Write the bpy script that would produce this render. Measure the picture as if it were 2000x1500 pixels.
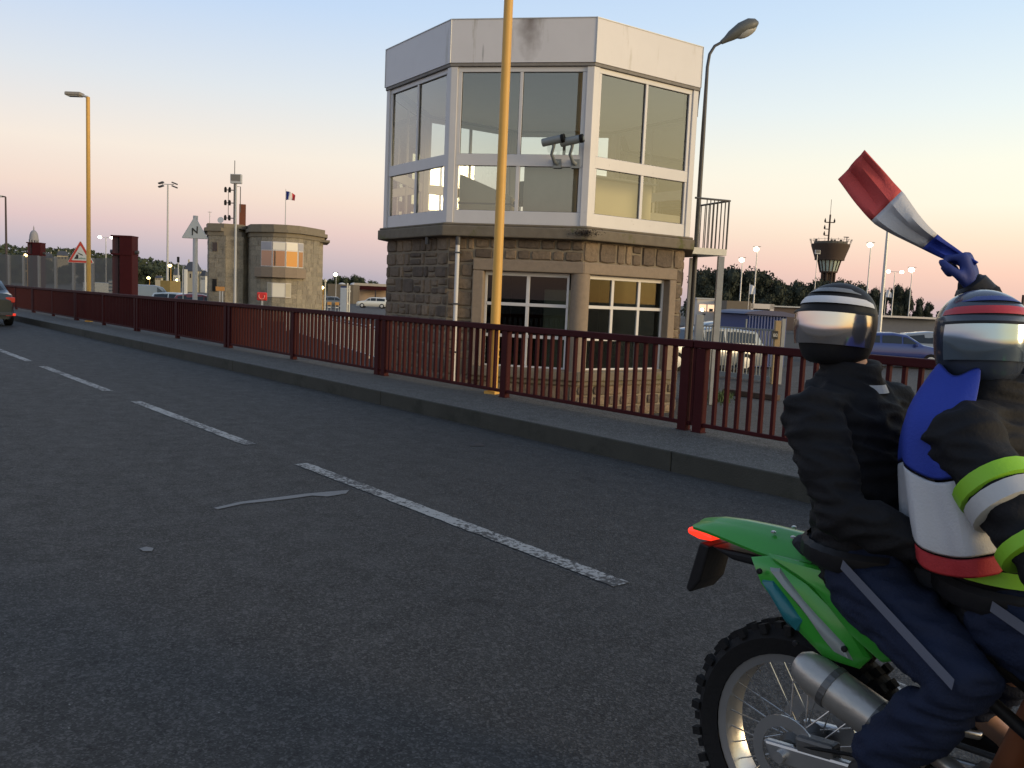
import bpy, math, random
from math import sin, cos, pi, radians as R
from mathutils import Vector, Matrix, noise
random.seed(7)
for o in list(bpy.data.objects): bpy.data.objects.remove(o)
S = bpy.context.scene; COL = S.collection
# ------------------------------------------------------------------ camera
FPX = 1700.0; CAM = Vector((0, 0, 1.5))
YAW, PITCH, ROLL = R(40.2015), R(5.6245), math.atan(.0435)
CF = Vector((-cos(YAW)*cos(PITCH), sin(YAW)*cos(PITCH), -sin(PITCH)))
_r = CF.cross(Vector((0, 0, 1))).normalized(); _u = _r.cross(CF)
CR = _r*cos(ROLL) + _u*sin(ROLL); CU = _u*cos(ROLL) - _r*sin(ROLL)
cd = bpy.data.cameras.new("camera"); cam = bpy.data.objects.new("camera", cd); COL.objects.link(cam)
M = Matrix((CR, CU, -CF)).transposed().to_4x4(); M.translation = CAM
cam.matrix_world = M
cd.sensor_width = 36; cd.lens = 36*FPX/2000; cd.clip_end = 6000; cd.clip_start = .05
S.camera = cam
# ------------------------------------------------------------------ sky and light
SUNAZ, SUNEL = R(22), R(5)
w = bpy.data.worlds.new("World"); S.world = w; w.use_nodes = True
nt = w.node_tree; N = nt.nodes; L = nt.links; N.clear()
def nd(t, **k):
    n = N.new(t)
    for a, b in k.items(): setattr(n, a, b)
    return n
out = nd('ShaderNodeOutputWorld'); bg = nd('ShaderNodeBackground'); tc = nd('ShaderNodeTexCoord')
nrm = nd('ShaderNodeVectorMath', operation='NORMALIZE'); L.new(tc.outputs['Generated'], nrm.inputs[0])
sep = nd('ShaderNodeSeparateXYZ'); L.new(nrm.outputs[0], sep.inputs[0])
def s2l(c):
    return tuple((v/255/12.92 if v/255 <= .04045 else ((v/255+.055)/1.055)**2.4) for v in c)
def ramp(stops):
    r = nd('ShaderNodeValToRGB'); cr = r.color_ramp; cr.interpolation = 'B_SPLINE' if 0 else 'LINEAR'
    while len(cr.elements) < len(stops): cr.elements.new(.5)
    for e, (p, c) in zip(cr.elements, stops):
        e.position = p; e.color = (*s2l(c), 1)
    mp = nd('ShaderNodeMath', operation='MULTIPLY'); mp.inputs[1].default_value = 2.0; mp.use_clamp = True
    L.new(sep.outputs['Z'], mp.inputs[0]); L.new(mp.outputs[0], r.inputs[0]); return r
def el(deg): return min(1, 2*sin(R(deg)))
rA = ramp([(0, (142, 150, 172)), (el(1), (158, 162, 182)), (el(2.2), (186, 176, 188)), (el(3.6), (214, 188, 190)), (el(5.5), (232, 208, 196)),
           (el(8), (236, 222, 210)), (el(12), (214, 218, 224)), (el(17), (184, 205, 234)), (el(22), (166, 194, 232)), (1, (134, 154, 184))])
rB = ramp([(0, (205, 180, 182)), (el(1.2), (236, 194, 178)), (el(2.6), (250, 206, 184)), (el(4.5), (252, 227, 200)), (el(6.5), (252, 244, 222)),
           (el(9), (246, 246, 228)), (el(12), (230, 240, 238)), (el(17), (206, 226, 242)), (el(22), (186, 210, 240)), (1, (140, 158, 186))])
rC = ramp([(0, (250, 190, 120)), (el(2), (255, 205, 130)), (el(6), (255, 232, 170)), (el(12), (255, 246, 205)), (el(20), (225, 235, 235)), (1, (146, 164, 190))])
dt = nd('ShaderNodeVectorMath', operation='DOT_PRODUCT'); L.new(nrm.outputs[0], dt.inputs[0])
dt.inputs[1].default_value = (cos(SUNAZ), sin(SUNAZ), 0)
m1 = nd('ShaderNodeMapRange'); m1.inputs[1].default_value = -.85; m1.inputs[2].default_value = .12; L.new(dt.outputs['Value'], m1.inputs[0])
m2 = nd('ShaderNodeMapRange', interpolation_type='SMOOTHSTEP'); m2.inputs[1].default_value = .15; m2.inputs[2].default_value = 1.0; L.new(dt.outputs['Value'], m2.inputs[0])
x1 = nd('ShaderNodeMixRGB'); L.new(m1.outputs[0], x1.inputs[0]); L.new(rA.outputs[0], x1.inputs[1]); L.new(rB.outputs[0], x1.inputs[2])
gl = nd('ShaderNodeVectorMath', operation='SCALE'); gl.inputs[3].default_value = 1.5; L.new(rC.outputs[0], gl.inputs[0])
x2 = nd('ShaderNodeMixRGB'); L.new(m2.outputs[0], x2.inputs[0]); L.new(x1.outputs[0], x2.inputs[1]); L.new(gl.outputs[0], x2.inputs[2])
sky = nd('ShaderNodeTexSky', sky_type='NISHITA'); sky.sun_disc = False; sky.sun_elevation = SUNEL; sky.sun_rotation = R(90) - SUNAZ
ad = nd('ShaderNodeMixRGB', blend_type='ADD'); ad.inputs[0].default_value = .012
L.new(x2.outputs[0], ad.inputs[1]); L.new(sky.outputs[0], ad.inputs[2])
L.new(ad.outputs[0], bg.inputs[0]); bg.inputs[1].default_value = 1.0; L.new(bg.outputs[0], out.inputs[0])
sd = bpy.data.lights.new("sun", 'SUN'); sd.energy = 1.9; sd.angle = R(16); sd.color = (1, .74, .42)
so = bpy.data.objects.new("sun", sd); COL.objects.link(so)
so.rotation_euler = Vector((cos(SUNAZ)*cos(R(9)), sin(SUNAZ)*cos(R(9)), sin(R(9)))).to_track_quat('Z', 'Y').to_euler()
S.view_settings.view_transform = 'Standard'; S.view_settings.look = 'None'; S.view_settings.exposure = .1; S.view_settings.gamma = 1
S.render.engine = 'CYCLES'; S.cycles.max_bounces = 6; S.cycles.transparent_max_bounces = 16
# ------------------------------------------------------------------ helpers
def ray(px, py): return CF + CR*((px-1000)/FPX) - CU*((py-750)/FPX)
def hor(px):
    a = ray(px, 500).z; b = ray(px, 700).z; return 500 + 200*a/(a-b)
def at(px, py, D): return CAM + ray(px, py)*D
def gp(px, D, z=-.65):
    p = at(px, hor(px), D); return Vector((p.x, p.y, z))
FACE = math.atan2(_r.y, _r.x)          # local +X = camera right, local -Y faces the camera
def tag(o, label=None, cat=None, group=None, kind=None):
    if label: o['label'] = label
    if cat: o['category'] = cat
    if group: o['group'] = group
    if kind: o['kind'] = kind
    return o
def thing(name, label, cat, loc=(0, 0, 0), rz=0, group=None):
    o = bpy.data.objects.new(name, None); COL.objects.link(o); o.empty_display_size = .1
    o.location = loc; o.rotation_euler = (0, 0, rz); return tag(o, label, cat, group)
def topm(o):
    while o.parent: o = o.parent
    return Matrix.Translation(o.location) @ o.rotation_euler.to_matrix().to_4x4()
class MB:
    def __init__(s): s.v = []; s.f = []
    def add(s, vs, fs):
        b = len(s.v); s.v += [Vector(v) for v in vs]; s.f += [[b+i for i in f] for f in fs]; return s
    def box(s, c, d, rz=0, m=None):
        hx, hy, hz = d[0]/2, d[1]/2, d[2]/2
        vs = [Vector((x*hx, y*hy, z*hz)) for z in (-1, 1) for x, y in ((-1, -1), (1, -1), (1, 1), (-1, 1))]
        rm = m or Matrix.Rotation(rz, 3, 'Z')
        return s.add([Vector(c) + rm @ v for v in vs], [(3, 2, 1, 0), (4, 5, 6, 7), (0, 1, 5, 4), (1, 2, 6, 5), (2, 3, 7, 6), (3, 0, 4, 7)])
    def tube(s, pts, rs, n=10, cap=True):
        pts = [Vector(p) for p in pts]
        if not hasattr(rs, '__len__'): rs = [rs]*len(pts)
        up = None; rings = []
        for i, p in enumerate(pts):
            d = (pts[min(i+1, len(pts)-1)] - pts[max(i-1, 0)]).normalized()
            if up is None:
                up = Vector((0, 0, 1)) if abs(d.z) < .9 else Vector((1, 0, 0))
            a = d.cross(up).normalized(); b = a.cross(d); up = b
            rings.append([p + (a*cos(2*pi*k/n) + b*sin(2*pi*k/n))*rs[i] for k in range(n)])
        b0 = len(s.v); vs = [v for r_ in rings for v in r_]; fs = []
        for i in range(len(pts)-1):
            for k in range(n):
                fs.append((i*n+k, i*n+(k+1) % n, (i+1)*n+(k+1) % n, (i+1)*n+k))
        if cap: fs.append(tuple(range(n))[::-1]); fs.append(tuple((len(pts)-1)*n+k for k in range(n)))
        return s.add(vs, fs)
    def capsule(s, pts, rs, n=10):
        pts = [Vector(p) for p in pts]; rs = list(rs)
        d0 = (pts[0]-pts[1]).normalized(); d1 = (pts[-1]-pts[-2]).normalized()
        P = [pts[0]+d0*rs[0]*.95, pts[0]+d0*rs[0]*.6] + pts + [pts[-1]+d1*rs[-1]*.6, pts[-1]+d1*rs[-1]*.95]
        return s.tube(P, [rs[0]*.25, rs[0]*.75]+rs+[rs[-1]*.75, rs[-1]*.25], n)
    def lathe(s, prof, c=(0, 0, 0), n=20, m=None, cap=True):
        vs = []; fs = []; c = Vector(c)
        for r_, z in prof:
            for k in range(n):
                v = Vector((r_*cos(2*pi*k/n), r_*sin(2*pi*k/n), z)); vs.append(c + (m @ v if m else v))
        for i in range(len(prof)-1):
            for k in range(n): fs.append((i*n+k, i*n+(k+1) % n, (i+1)*n+(k+1) % n, (i+1)*n+k))
        if cap: fs.append(tuple(range(n))[::-1]); fs.append(tuple((len(prof)-1)*n+k for k in range(n)))
        return s.add(vs, fs)
    def prism(s, poly, z0, z1):            # plan polygon extruded
        n = len(poly); vs = [(x, y, z0) for x, y in poly] + [(x, y, z1) for x, y in poly]
        return s.add(vs, [tuple(range(n))[::-1], tuple(range(n, 2*n))] + [(i, (i+1) % n, n+(i+1) % n, n+i) for i in range(n)])
    def slab(s, poly, y0, y1):             # side outline (x,z) extruded in y
        n = len(poly); vs = [(x, y0, z) for x, z in poly] + [(x, y1, z) for x, z in poly]
        return s.add(vs, [tuple(range(n)), tuple(range(n, 2*n))[::-1]] + [((i+1) % n, i, n+i, n+(i+1) % n) for i in range(n)])
    def ell(s, c, r, nu=12, nv=8, m=None):
        vs = []; fs = []
        for j in range(nv+1):
            t = -pi/2 + pi*j/nv
            for i in range(nu):
                v = Vector((r[0]*max(cos(t), .02)*cos(2*pi*i/nu), r[1]*max(cos(t), .02)*sin(2*pi*i/nu), r[2]*sin(t)))
                vs.append(Vector(c) + (m @ v if m else v))
        for j in range(nv):
            for i in range(nu): fs.append((j*nu+i, j*nu+(i+1) % nu, (j+1)*nu+(i+1) % nu, (j+1)*nu+i))
        return s.add(vs, fs)
    def build(s, name, mat, parent=None, world=False, smooth=False, bevel=0, kind=None):
        me = bpy.data.meshes.new(name); vs = s.v
        if world and parent is not None:
            im = topm(parent).inverted(); vs = [im @ v for v in vs]
        me.from_pydata([tuple(v) for v in vs], [], s.f); me.materials.append(mat); me.update()
        if smooth:
            me.polygons.foreach_set('use_smooth', [True]*len(me.polygons)); me.set_sharp_from_angle(angle=R(42))
        o = bpy.data.objects.new(name, me); COL.objects.link(o)
        if parent is not None: o.parent = parent
        if bevel:
            b = o.modifiers.new('bevel', 'BEVEL'); b.width = bevel; b.segments = 2; b.limit_method = 'ANGLE'
        if kind: o['kind'] = kind
        return o
def copy_tree(o, parent=None):
    c = o.copy(); COL.objects.link(c); c.parent = parent
    for ch in list(o.children): copy_tree(ch, c)
    return c
MATS = {}
def mat(name, col, rough=.6, metal=0, var=.18, scale=3, bump=.1, bscale=60, emit=0, dirt=None, spec=.5, coat=0):
    if name in MATS: return MATS[name]
    m = bpy.data.materials.new(name); m.use_nodes = True; t = m.node_tree; n = t.nodes; l = t.links
    p = n['Principled BSDF']; p.inputs['Roughness'].default_value = rough; p.inputs['Metallic'].default_value = metal
    p.inputs['Specular IOR Level'].default_value = spec; p.inputs['Coat Weight'].default_value = coat; p.inputs['Coat Roughness'].default_value = .05
    c = n.new('ShaderNodeTexCoord'); nz = n.new('ShaderNodeTexNoise'); nz.inputs['Scale'].default_value = scale; nz.inputs['Detail'].default_value = 6
    nz.inputs['Roughness'].default_value = .65
    l.new(c.outputs['Object'], nz.inputs['Vector'])
    mx = n.new('ShaderNodeMixRGB'); l.new(nz.outputs['Fac'], mx.inputs[0])
    mx.inputs[1].default_value = (*[v*(1-var) for v in col], 1); mx.inputs[2].default_value = (*[min(1, v*(1+var)) for v in col], 1)
    last = mx.outputs[0]
    if dirt:
        dc, ds, dth = dirt[:3]
        n2 = n.new('ShaderNodeTexNoise'); n2.inputs['Scale'].default_value = ds; n2.inputs['Detail'].default_value = 8; n2.inputs['Roughness'].default_value = .7
        mp = n.new('ShaderNodeMapping'); mp.inputs['Scale'].default_value = dirt[3] if len(dirt) > 3 else (1, 1, 1)
        l.new(c.outputs['Object'], mp.inputs[0]); l.new(mp.outputs[0], n2.inputs['Vector'])
        mr = n.new('ShaderNodeMapRange'); mr.inputs[1].default_value = dth; mr.inputs[2].default_value = dth+.12; l.new(n2.outputs['Fac'], mr.inputs[0])
        m3 = n.new('ShaderNodeMixRGB'); l.new(mr.outputs[0], m3.inputs[0]); l.new(last, m3.inputs[1]); m3.inputs[2].default_value = (*dc, 1); last = m3.outputs[0]
    l.new(last, p.inputs['Base Color'])
    if bump:
        nb = n.new('ShaderNodeTexNoise'); nb.inputs['Scale'].default_value = bscale; nb.inputs['Detail'].default_value = 4; l.new(c.outputs['Object'], nb.inputs['Vector'])
        bp = n.new('ShaderNodeBump'); bp.inputs['Strength'].default_value = bump; bp.inputs['Distance'].default_value = .01
        l.new(nb.outputs['Fac'], bp.inputs['Height']); l.new(bp.outputs[0], p.inputs['Normal'])
    if emit:
        l.new(last, p.inputs['Emission Color']); p.inputs['Emission Strength'].default_value = emit
    MATS[name] = m; return m
def glassmat(name, tint=(.9, .93, .92), ior=1.5, boost=1.2, base=.02, gloss=.0):
    if name in MATS: return MATS[name]
    m = bpy.data.materials.new(name); m.use_nodes = True; t = m.node_tree; n = t.nodes; l = t.links; n.clear()
    o = n.new('ShaderNodeOutputMaterial'); tr = n.new('ShaderNodeBsdfTransparent'); tr.inputs[0].default_value = (*tint, 1)
    g = n.new('ShaderNodeBsdfGlossy'); g.inputs['Roughness'].default_value = gloss
    fr = n.new('ShaderNodeFresnel'); fr.inputs[0].default_value = ior
    ma = n.new('ShaderNodeMath'); ma.operation = 'MULTIPLY_ADD'; ma.use_clamp = True; ma.inputs[1].default_value = boost; ma.inputs[2].default_value = base
    l.new(fr.outputs[0], ma.inputs[0]); mx = n.new('ShaderNodeMixShader'); l.new(ma.outputs[0], mx.inputs[0]); l.new(tr.outputs[0], mx.inputs[1]); l.new(g.outputs[0], mx.inputs[2])
    l.new(mx.outputs[0], o.inputs[0]); MATS[name] = m; return m

# special materials ------------------------------------------------
def asphalt(name, base, spk, wear=1.0, spots=()):
    m = bpy.data.materials.new(name); m.use_nodes = True; t = m.node_tree; n = t.nodes; l = t.links; p = n['Principled BSDF']
    c = n.new('ShaderNodeTexCoord')
    def nz(s, d=4, r=.6, sc=(1, 1, 1)):
        mp = n.new('ShaderNodeMapping'); mp.inputs['Scale'].default_value = sc; l.new(c.outputs['Object'], mp.inputs[0])
        x = n.new('ShaderNodeTexNoise'); x.inputs['Scale'].default_value = s; x.inputs['Detail'].default_value = d; x.inputs['Roughness'].default_value = r
        l.new(mp.outputs[0], x.inputs['Vector']); return x.outputs['Fac']
    def mr(src, a, b, lo=0, hi=1):
        x = n.new('ShaderNodeMapRange'); x.inputs[1].default_value = a; x.inputs[2].default_value = b; x.inputs[3].default_value = lo; x.inputs[4].default_value = hi; l.new(src, x.inputs[0]); return x.outputs[0]
    def mix(f, a, b, bt='MIX'):
        x = n.new('ShaderNodeMixRGB'); x.blend_type = bt
        for i, v in ((0, f), (1, a), (2, b)):
            if isinstance(v, (tuple, float, int)): x.inputs[i].default_value = v if not isinstance(v, tuple) else (*v, 1)
            else: l.new(v, x.inputs[i])
        return x.outputs[0]
    big = nz(.35, 5, .6, (.35, 1.5, 1)); med = nz(5, 5, .7); fine = nz(170, 3, .8)
    vo = n.new('ShaderNodeTexVoronoi'); vo.inputs['Scale'].default_value = 130; l.new(c.outputs['Object'], vo.inputs['Vector'])
    vo2 = n.new('ShaderNodeTexVoronoi'); vo2.inputs['Scale'].default_value = 34; l.new(c.outputs['Object'], vo2.inputs['Vector'])
    a = mix(mr(big, .35, .65), tuple(v*.82 for v in base), tuple(v*1.2 for v in base))
    a = mix(mr(med, .3, .7), a, tuple(v*.75 for v in base)); a = mix(.5, a, base)
    sx = n.new('ShaderNodeSeparateColor'); l.new(vo.outputs['Color'], sx.inputs[0])
    a = mix(mr(sx.outputs[0], .62, 1.0, 0, .75), a, spk)
    vo3 = n.new('ShaderNodeTexVoronoi'); vo3.inputs['Scale'].default_value = 62; l.new(c.outputs['Object'], vo3.inputs['Vector']); sx3 = n.new('ShaderNodeSeparateColor'); l.new(vo3.outputs['Color'], sx3.inputs[0])
    a = mix(mr(sx3.outputs[0], .82, 1.0, 0, .5), a, spk); a = mix(mr(sx3.outputs[1], .78, 1.0, 0, .55), a, tuple(v*.3 for v in base))
    a = mix(mr(fine, .35, .5, .5, 0), a, tuple(v*.25 for v in base))
    sx2 = n.new('ShaderNodeSeparateColor'); l.new(vo2.outputs['Color'], sx2.inputs[0])
    pk = n.new('ShaderNodeMath'); pk.operation = 'MULTIPLY'; l.new(mr(sx2.outputs[0], .965, .97), pk.inputs[0]); l.new(mr(vo2.outputs['Distance'], .0, .16, 1, 0), pk.inputs[1])
    a = mix(pk.outputs[0], a, (.34, .34, .32))
    st = nz(1.3, 6, .7); a = mix(mr(st, .60, .70, 0, .6*wear), a, tuple(v*.35 for v in base))
    st2 = nz(3.5, 5, .6, (1, 1.6, 1)); a = mix(mr(st2, .66, .72, 0, .6*wear), a, tuple(v*.3 for v in base)); st3 = nz(.5, 4, .6, (.25, 2.2, 1)); a = mix(mr(st3, .5, .75, 0, .35), a, tuple(v*1.7 for v in base))
    for sx_, sy_, sr_ in spots:
        mp = n.new('ShaderNodeMapping'); mp.inputs['Location'].default_value = (-sx_, -sy_, 0); l.new(c.outputs['Object'], mp.inputs[0]); ml = n.new('ShaderNodeVectorMath'); ml.operation = 'MULTIPLY'; ml.inputs[1].default_value = (1, 1.5, 0); l.new(mp.outputs[0], ml.inputs[0])
        ln = n.new('ShaderNodeVectorMath'); ln.operation = 'LENGTH'; l.new(ml.outputs[0], ln.inputs[0]); sb = n.new('ShaderNodeMath'); sb.operation = 'MULTIPLY_ADD'; sb.inputs[1].default_value = -sr_*1.6; l.new(med, sb.inputs[0]); l.new(ln.outputs['Value'], sb.inputs[2])
        a = mix(mr(sb.outputs[0], sr_*.35, -sr_*.5, 0, .75), a, tuple(v*.25 for v in base))
    l.new(a, p.inputs['Base Color']); l.new(mr(med, .3, .7, .62, .85), p.inputs['Roughness']); p.inputs['Specular IOR Level'].default_value = .22
    h = n.new('ShaderNodeMath'); h.operation = 'ADD'; l.new(vo.outputs['Distance'], h.inputs[0]); l.new(fine, h.inputs[1])
    bp = n.new('ShaderNodeBump'); bp.inputs['Strength'].default_value = .7; bp.inputs['Distance'].default_value = .006; l.new(h.outputs[0], bp.inputs['Height']); l.new(bp.outputs[0], p.inputs['Normal'])
    return m
def _or(px, py):
    d = ray(px, py); q = CAM + d*(-CAM.z/d.z); return q.x, q.y
M_ROAD = asphalt('asphalt_road', (.043, .0428, .0425), (.125, .124, .122), spots=[(_or(a_, b_)[0]+100, _or(a_, b_)[1]-2.05, r_) for a_, b_, r_ in ((812, 1030, .30), (884, 1075, .22), (290, 1076, .24), (705, 968, .30), (1165, 928, .16), (820, 975, .2), (640, 1200, .12), (480, 1300, .1))])
M_WALK = asphalt('asphalt_pavement', (.092, .088, .080), (.26, .26, .25))
M_QUAY = asphalt('quay_ground', (.075, .064, .052), (.2, .19, .18))
def paintmat():
    m = bpy.data.materials.new('worn_road_paint'); m.use_nodes = True; t = m.node_tree; n = t.nodes; l = t.links; p = n['Principled BSDF']
    c = n.new('ShaderNodeTexCoord'); a = n.new('ShaderNodeTexNoise'); a.inputs['Scale'].default_value = 26; a.inputs['Detail'].default_value = 8; a.inputs['Roughness'].default_value = .75
    l.new(c.outputs['Object'], a.inputs['Vector']); b = n.new('ShaderNodeTexNoise'); b.inputs['Scale'].default_value = 2.5; l.new(c.outputs['Object'], b.inputs['Vector'])
    ad_ = n.new('ShaderNodeMath'); ad_.operation = 'MULTIPLY_ADD'; ad_.inputs[1].default_value = .45; l.new(b.outputs['Fac'], ad_.inputs[0]); l.new(a.outputs['Fac'], ad_.inputs[2])
    r = n.new('ShaderNodeMapRange'); r.inputs[1].default_value = .69; r.inputs[2].default_value = .735; l.new(ad_.outputs[0], r.inputs[0])
    x = n.new('ShaderNodeMixRGB'); l.new(r.outputs[0], x.inputs[0]); x.inputs[1].default_value = (.048, .047, .046, 1); x.inputs[2].default_value = (.30, .305, .30, 1)
    l.new(x.outputs[0], p.inputs['Base Color']); p.inputs['Roughness'].default_value = .7
    bp = n.new('ShaderNodeBump'); bp.inputs['Strength'].default_value = .5; bp.inputs['Distance'].default_value = .004; l.new(a.outputs['Fac'], bp.inputs['Height']); l.new(bp.outputs[0], p.inputs['Normal'])
    return m
M_PAINT = paintmat()
def stonemat(name, c1, c2, c3, rough=.85):
    m = bpy.data.materials.new(name); m.use_nodes = True; t = m.node_tree; n = t.nodes; l = t.links; p = n['Principled BSDF']
    g = n.new('ShaderNodeNewGeometry'); r = n.new('ShaderNodeValToRGB'); cr = r.color_ramp; cr.elements.new(.5)
    for e, q, c in zip(cr.elements, (0, .5, 1), (c1, c2, c3)): e.position = q; e.color = (*c, 1)
    l.new(g.outputs['Random Per Island'], r.inputs[0])
    c = n.new('ShaderNodeTexCoord'); a = n.new('ShaderNodeTexNoise'); a.inputs['Scale'].default_value = 14; a.inputs['Detail'].default_value = 8; a.inputs['Roughness'].default_value = .75
    l.new(c.outputs['Object'], a.inputs['Vector']); mr = n.new('ShaderNodeMapRange'); mr.inputs[1].default_value = .3; mr.inputs[2].default_value = .7; mr.inputs[3].default_value = .6; mr.inputs[4].default_value = 1.35
    l.new(a.outputs['Fac'], mr.inputs[0]); s_ = n.new('ShaderNodeVectorMath'); s_.operation = 'SCALE'; l.new(r.outputs[0], s_.inputs[0]); l.new(mr.outputs[0], s_.inputs[3])
    b = n.new('ShaderNodeTexNoise'); b.inputs['Scale'].default_value = 2; b.inputs['Detail'].default_value = 6; l.new(c.outputs['Object'], b.inputs['Vector'])
    m2_ = n.new('ShaderNodeMapRange'); m2_.inputs[1].default_value = .55; m2_.inputs[2].default_value = .7; m2_.inputs[4].default_value = .6; l.new(b.outputs['Fac'], m2_.inputs[0])
    x = n.new('ShaderNodeMixRGB'); l.new(m2_.outputs[0], x.inputs[0]); l.new(s_.outputs[0], x.inputs[1]); x.inputs[2].default_value = (*[v*.5 for v in c1], 1)
    l.new(x.outputs[0], p.inputs['Base Color']); p.inputs['Roughness'].default_value = rough
    bp = n.new('ShaderNodeBump'); bp.inputs['Strength'].default_value = .8; bp.inputs['Distance'].default_value = .02; l.new(a.outputs['Fac'], bp.inputs['Height']); l.new(bp.outputs[0], p.inputs['Normal'])
    return m
M_STONE = stonemat('brown_granite', (.088, .066, .051), (.15, .112, .080), (.225, .165, .11))
M_STONE2 = stonemat('grey_granite', (.23, .20, .155), (.265, .235, .18), (.31, .27, .205))
M_MORTAR = mat('mortar', (.20, .165, .12), .9, var=.3, scale=8, bump=.4)
M_CONC = mat('mossy_concrete', (.155, .13, .098), .9, var=.35, scale=6, bump=.5, bscale=90, dirt=((.10, .10, .035), 3.2, .56))
M_CONC2 = mat('roughcast_concrete', (.25, .195, .145), .9, var=.25, scale=12, bump=.6, bscale=140)
M_RED = mat('dark_red_paint', (.043, .0066, .0082), .6, var=.25, scale=5, bump=.12, bscale=30, dirt=((.03, .010, .010), 9, .60), spec=.12)
M_WHITE = mat('white_enamel', (.60, .585, .60), .4, var=.06, scale=2, bump=.03, dirt=((.40, .375, .34), 4, .57, (1, 1, .12)))
M_ALU = mat('painted_aluminium', (.55, .54, .55), .35, var=.08, scale=3, bump=.03, dirt=((.20, .18, .16), 7, .66))
M_DARKSEAL = mat('dark_seal', (.03, .028, .026), .7)
M_YEL = mat('yellow_pole_paint', (.62, .35, .075), .5, var=.12, scale=4, bump=.08, dirt=((.33, .20, .07), 6, .62, (1, 1, .25)))
M_GALV = mat('galvanised_steel', (.30, .31, .32), .5, metal=.35, var=.2, scale=8, bump=.1)
M_PIPE = mat('grey_plastic_pipe', (.58, .57, .57), .45, var=.1)
M_BLACK = mat('black_rubber', (.012, .012, .013), .8, spec=.2, var=.2, scale=20, bump=.3)
M_DGLASS = mat('dark_glass', (.012, .014, .014), .06, var=.3, scale=1.5, bump=0, spec=.6)
M_GLASS = glassmat('clear_glass', (.88, .92, .89), 1.5, 3.2, .04); M_CARG = mat('car_glass', (.02, .025, .03), .08, bump=0)
M_INT = mat('interior_ceiling', (.66, .65, .62), .9, var=.05)
M_BEIGE = mat('beige_laminate', (.50, .43, .31), .6, var=.06)
M_LAMP = mat('lit_warm_lamp', (1, .70, .30), .5, var=0, bump=0, emit=9)
M_LAMPW = mat('lit_pale_lamp', (1, .88, .62), .5, var=0, bump=0, emit=12)
M_LGREY = mat('light_grey_metal', (.45, .46, .47), .4, metal=.2, var=.1)
M_DGREY = mat('dark_grey_metal', (.07, .07, .075), .5, metal=.3)
M_SWHITE = mat('sign_white', (.62, .62, .58), .4, var=.05); M_SRED = mat('sign_red', (.55, .05, .03), .4, var=.08); M_SBLACK = mat('sign_black', (.02, .02, .02), .4)

# ------------------------------------------------------------------ the setting
def struct(name, mb, m, **k):
    o = mb.build(name, m, **k); o['kind'] = 'structure'; return o
def strip(mb, x0, x1, y0, y1, z, nx=1):
    for i in range(nx):
        a = x0+(x1-x0)*i/nx; b = x0+(x1-x0)*(i+1)/nx
        mb.add([(a, y0, z), (b, y0, z), (b, y1, z), (a, y1, z)], [(0, 1, 2, 3)])
    return mb
GZ = -.65
g = MB(); strip(g, -3000, 3000, 7.75, 3500, GZ); strip(g, -3000, 3000, -2500, -6, GZ); struct('ground', g, M_QUAY)
struct('road', MB().box((-100, 2.05, -.35), (420, 8.2, .7)), M_ROAD)
struct('pavement', MB().box((-100, 6.955, -.26), (420, 1.53, .88)), M_WALK)
struct('near_pavement', MB().box((-100, -4.1, -.26), (420, 3.9, .9)), M_WALK)
M_KERB = mat('kerb_stone', (.040, .040, .033), .9, var=.35, scale=3, bump=.6, dirt=((.022, .024, .018), 2, .52))
kb = MB(); x = -120
while x < 8: kb.box((x+2.498, 6.168, .0), (4.992, .036, .366)); x += 5.0
struct('kerb', kb, M_KERB, bevel=.01)
struct('lock_pit_sheet', strip(MB(), -60, -18.6, 7.9, 75, GZ+.006), mat('lock_pit_darkness', (.022, .019, .017), .9, var=.4, scale=.6, bump=.4))  # flat sheet with the darkness of the lock pit put into its colour
M_TAR = mat('wet_tar_seal', (.07, .073, .078), .42, var=.35, scale=9, bump=.25)
mk = MB()
for a, b in [(-1.95, 1.8), (-6.80, -3.05), (-11.36, -7.86), (-16.4, -12.55), (-21.3, -17.45), (-26.1, -22.35), (-30.9, -27.15), (-35.7, -31.9), (-40.5, -36.7)]:
    n_ = 150; vs = []; fs = []
    for i in range(n_+1):
        xx = a+(b-a)*i/n_; j1 = noise.noise(Vector((xx*7, 0, 0)))*.010+noise.noise(Vector((xx*31, 3, 0)))*.009; j2 = noise.noise(Vector((xx*7, 5, 0)))*.010+noise.noise(Vector((xx*31, 8, 0)))*.009
        vs += [(xx, 3.345+j1, .0045), (xx, 3.47+j2, .0045)]
    for i in range(n_): fs.append((2*i, 2*i+2, 2*i+3, 2*i+1))
    mk.add(vs, fs)
struct('road_markings', mk, M_PAINT)
def onroad(px, py): 
    d = ray(px, py); return CAM + d*(-CAM.z/d.z)
def roadpatch(name, pts, m):
    P = [onroad(*q) for q in pts]; struct(name, MB().add([(p.x, p.y, .005) for p in P], [tuple(range(len(P)))[::-1]]), m)
roadpatch('tar_seal', [(418, 993), (470, 981), (520, 975), (600, 965), (645, 961), (682, 958), (676, 965), (640, 971), (610, 969), (560, 976), (525, 980), (475, 985), (425, 996)], M_TAR)
roadpatch('tar_spot', [(272, 1073), (286, 1069), (300, 1072), (297, 1078), (280, 1078)], M_TAR)
M_STAIN = mat('oily_stain', (.028, .028, .03), .5, var=.3, scale=20, bump=.5)
for k, (cx, cy, rx, ry) in enumerate([(932, 869, 13, 4), (300, 1076, 38, 9)][:1]):
    roadpatch('oil_stain', [(cx+rx*cos(a_)*(1+.3*sin(3*a_+k)), cy+ry*sin(a_)*(1+.3*cos(2*a_))) for a_ in [i*2*pi/14 for i in range(14)]], M_STAIN)
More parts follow.
